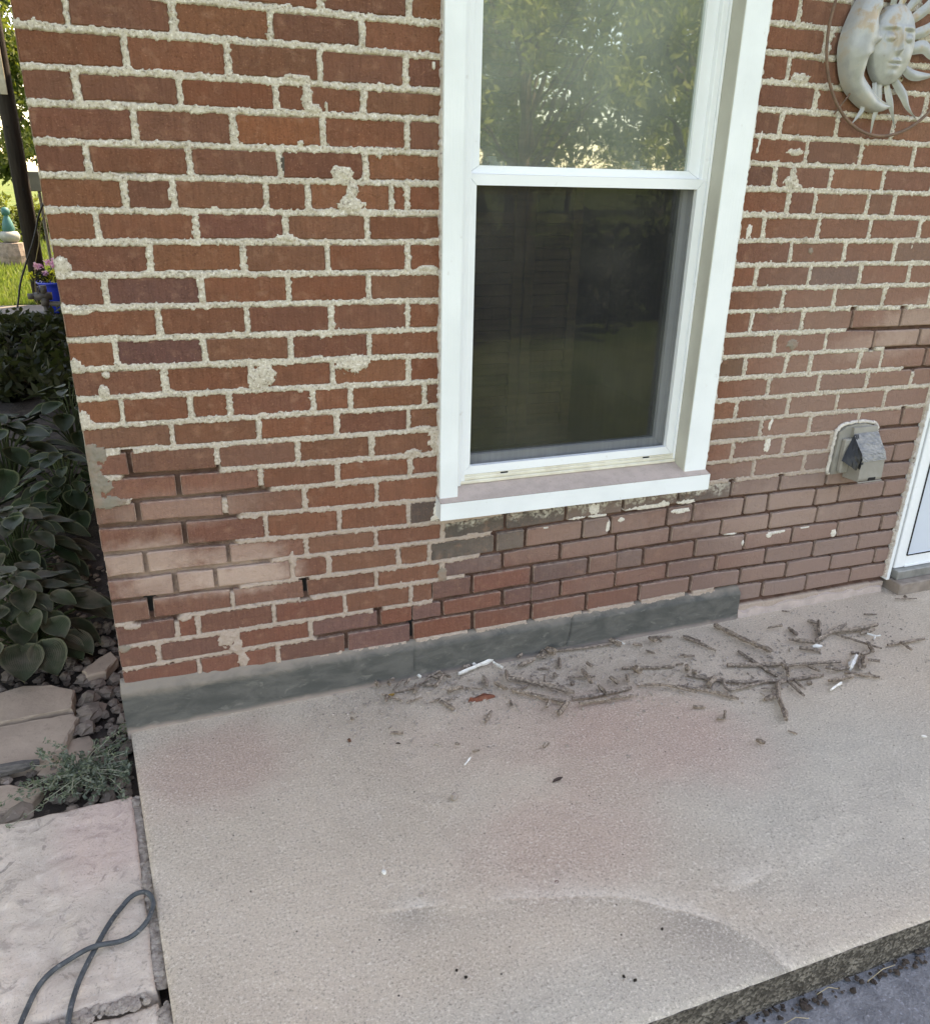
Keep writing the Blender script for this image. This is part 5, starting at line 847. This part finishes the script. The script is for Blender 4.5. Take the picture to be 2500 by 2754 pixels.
m_strip = M_simple('mortar_strip', rgb(160,144,130), rgb(92,81,72), 110, .95, bsc=200, bs=1, bd=.004, speck=(150, rgb(206,192,178), .7))
for i, (tg, side, br) in enumerate(DEBRIS):
    if tg in LAB: shard(br, i, m_chipw, LAB[tg][0], LAB[tg][1])
    elif tg in LONG: shard(br, i, m_strip, LONG[tg], None)
    elif tg == 'wc': shard(br, i, m_chipw, 'small whitish mortar chip among the debris at the wall foot', 'whitish chips in the debris')
    elif tg == 's': shard(br, i, m_strip, 'stray grey mortar chip lying apart from the debris heaps', 'stray mortar chips on the patio')
    else:
        Lg = sum(np.hypot(*np.diff(np.array(p_),axis=0).T).sum() for p_, w_ in br); where = 'left-hand debris along the render' if side == 'L' else 'right-hand debris heap towards the door'
        shard(br, i, m_strip, ('long' if Lg > .11 else 'short')+' dusty grey mortar strip in the '+where, ('long' if Lg > .11 else 'short')+' mortar strips, '+('left' if side == 'L' else 'right'))
r_ = np.random.RandomState(31); mb = MB()
bc = [(-.044,-.006,0),(-.02,.010,0),(.01,.012,0),(.043,.004,0),(.045,-.006,0),(.01,-.012,0),(-.03,-.011,0)]; n = len(bc); v = bc+[(x*.86,y*.4-.002,.011+.005*math.sin(5*x*20)) for x,y,_ in bc]; o = MB().add(v,[tuple(range(n))[::-1],tuple(range(n,2*n))]+[(i,(i+1)%n,n+(i+1)%n,n+i) for i in range(n)]).build('brick_flake', m_brick); o.color = (*rgb(128,74,56),1); o.location = (.962,-.173,.001); tag(o, 'orange brick flake lying among the left mortar debris', 'brick flake')
def leafobj(label, x, y, rz, L_, wd, m, name='fallen_leaf'):
    v = []; 
    for i in range(7):
        t = i/6; w_ = wd*math.sin(math.pi*t)**.8; v += [(L_*(t-.5),-w_/2,.004+.003*math.sin(3*t)),(L_*(t-.5),0,.002),(L_*(t-.5),w_/2,.005)]
    o = MB().add(v,[(3*i+j,3*i+3+j,3*i+4+j,3*i+1+j) for i in range(6) for j in range(2)]).build(name, m, None, True); o.location = (x,y,.0); o.rotation_euler = (0,0,rz); tag(o, label, 'leaf')
leafobj('curled yellow-brown leaf in the left mortar debris', .712,-.080,.5,.03,.017,M_simple('yellow_leaf', rgb(166,128,60), rgb(132,104,60), 60, .7, bs=.2)); leafobj('dark brown dry leaf on the open patio below the debris', 1.021,-.562,.25,.034,.013,M_simple('brown_leaf', rgb(84,68,60), rgb(62,50,46), 60, .8, bs=.2)); leafobj('tiny dark leaf on the patio near the round brown nut', .674,-.295,-.4,.012,.006,M_simple('brown_leaf2', rgb(84,68,60), rgb(62,50,46), 60, .8, bs=.2))
mb = MB(); rock_into(mb,(0,0,0),.0062,r_,1.0); o = mb.build('nut', M_simple('nut_shell', rgb(112,78,58), rgb(86,58,44), 30, .6, bs=.1)); o.location = (.552,-.243,.005); tag(o, 'small round brown nut on the patio in front of the wall', 'nut')
mb = MB(); rock_into(mb,(0,0,0),.010,r_,1.5); o = mb.build('stone_chip', m_chip); o.location = (.748,-.541,.009); tag(o, 'upright grey stone chip alone in the middle of the patio', 'stone chip')
mb = MB(); rock_into(mb,(0,0,0),.007,r_,.8); o = mb.build('stone_chip', m_chip); o.location = (.588,-.791,.005); tag(o, 'small grey pebble by the faint dust ridge', 'stone chip')
mb = MB(); rock_into(mb,(0,0,0),.006,r_,.8); o = mb.build('stone_chip', m_chipw); o.location = (.527,-.706,.004); tag(o, 'small white pebble on the lower left patio', 'stone chip')
leafobj('small dark red leaf scrap below the middle of the patio', .876,-.854,.6,.012,.008,M_simple('red_leaf', rgb(110,52,48), rgb(84,42,40), 60, .8, bs=.2))
for i, (x, y) in enumerate(((.90,-1.098),(.917,-1.112),(.60,-.98),(.612,-1.0),(1.03,-1.03))):
    mb = MB(); rock_into(mb,(0,0,0),.0042,r_,.7); o = mb.build('seed_husk', m_pole); o.location = (x,y,.002); tag(o, 'tiny dark seed husk on the lower patio', 'seed husk', 'dark seed husks on the patio')
mb = MB()
for i in range(1500):
    if r_.rand() < .75: x = r_.uniform(.45,2.6); y = -.02-abs(r_.normal())*.16-.10*max(0,x-1.4)*r_.rand()*2; s_ = r_.uniform(.0012,.0036)*(1 if r_.rand() < .9 else 1.7)
    else: x = r_.uniform(.1,2.4); y = -r_.rand()*1.15; s_ = r_.uniform(.0010,.0026)
    if y < -1.17 or y > -.02: continue
    rock_into(mb,(x,y,.001),s_,r_,.7)
for i in range(320):
    side = r_.rand(); x = r_.normal(.95,.22) if side < .5 else r_.normal(1.75,.25); y = -.03-abs(r_.normal())*.11-(.10*r_.rand()+.14 if side >= .5 else .02); a = r_.uniform(0,3.14); L_ = r_.uniform(.006,.018); w_ = r_.uniform(.0025,.006)
    if y < -.55 or not (.5 < x < 2.5): continue
    d = np.array([math.cos(a),math.sin(a)]); q = np.array([-d[1],d[0]]); z1 = r_.uniform(.003,.007); B_ = [np.array([x,y])+d*L_*s-q*w_*t*r_.uniform(.6,1.1) for s,t in ((-.5,-.5),(.5,-.5),(.5,.5),(-.5,.5))]
    mb.add([(b[0],b[1],0) for b in B_]+[(b[0],b[1],z1*r_.uniform(.5,1.1)) for b in B_], [(4,5,6,7),(0,1,5,4),(1,2,6,5),(2,3,7,6),(3,0,4,7)])
tag(mb.build('mortar_crumbs', M_simple('pale_crumb', rgb(184,171,158), rgb(148,136,125), 90, .95, bs=0)), 'fine mortar crumbs scattered over the patio below the wall', 'crumbs', kind='stuff')
mb = MB()
for i in range(9):
    x = r_.uniform(1.0,2.2); a = r_.uniform(-.4,.4); L_ = r_.uniform(.03,.10); y = -1.205-r_.rand()*.04; mb.tube([(x,y,-.083),(x+L_*.5*math.cos(a),y+.5*L_*math.sin(a)*.4,-.076+.008*r_.rand()),(x+L_*math.cos(a),y+L_*math.sin(a)*.4,-.084)],.0009,4,False)
tag(mb.build('dry_grass', M_simple('straw', rgb(176,162,130), rgb(140,126,100), 30, .8, bs=0)), 'dry grass stems caught along the foot of the patio edge', 'dry grass', kind='stuff')
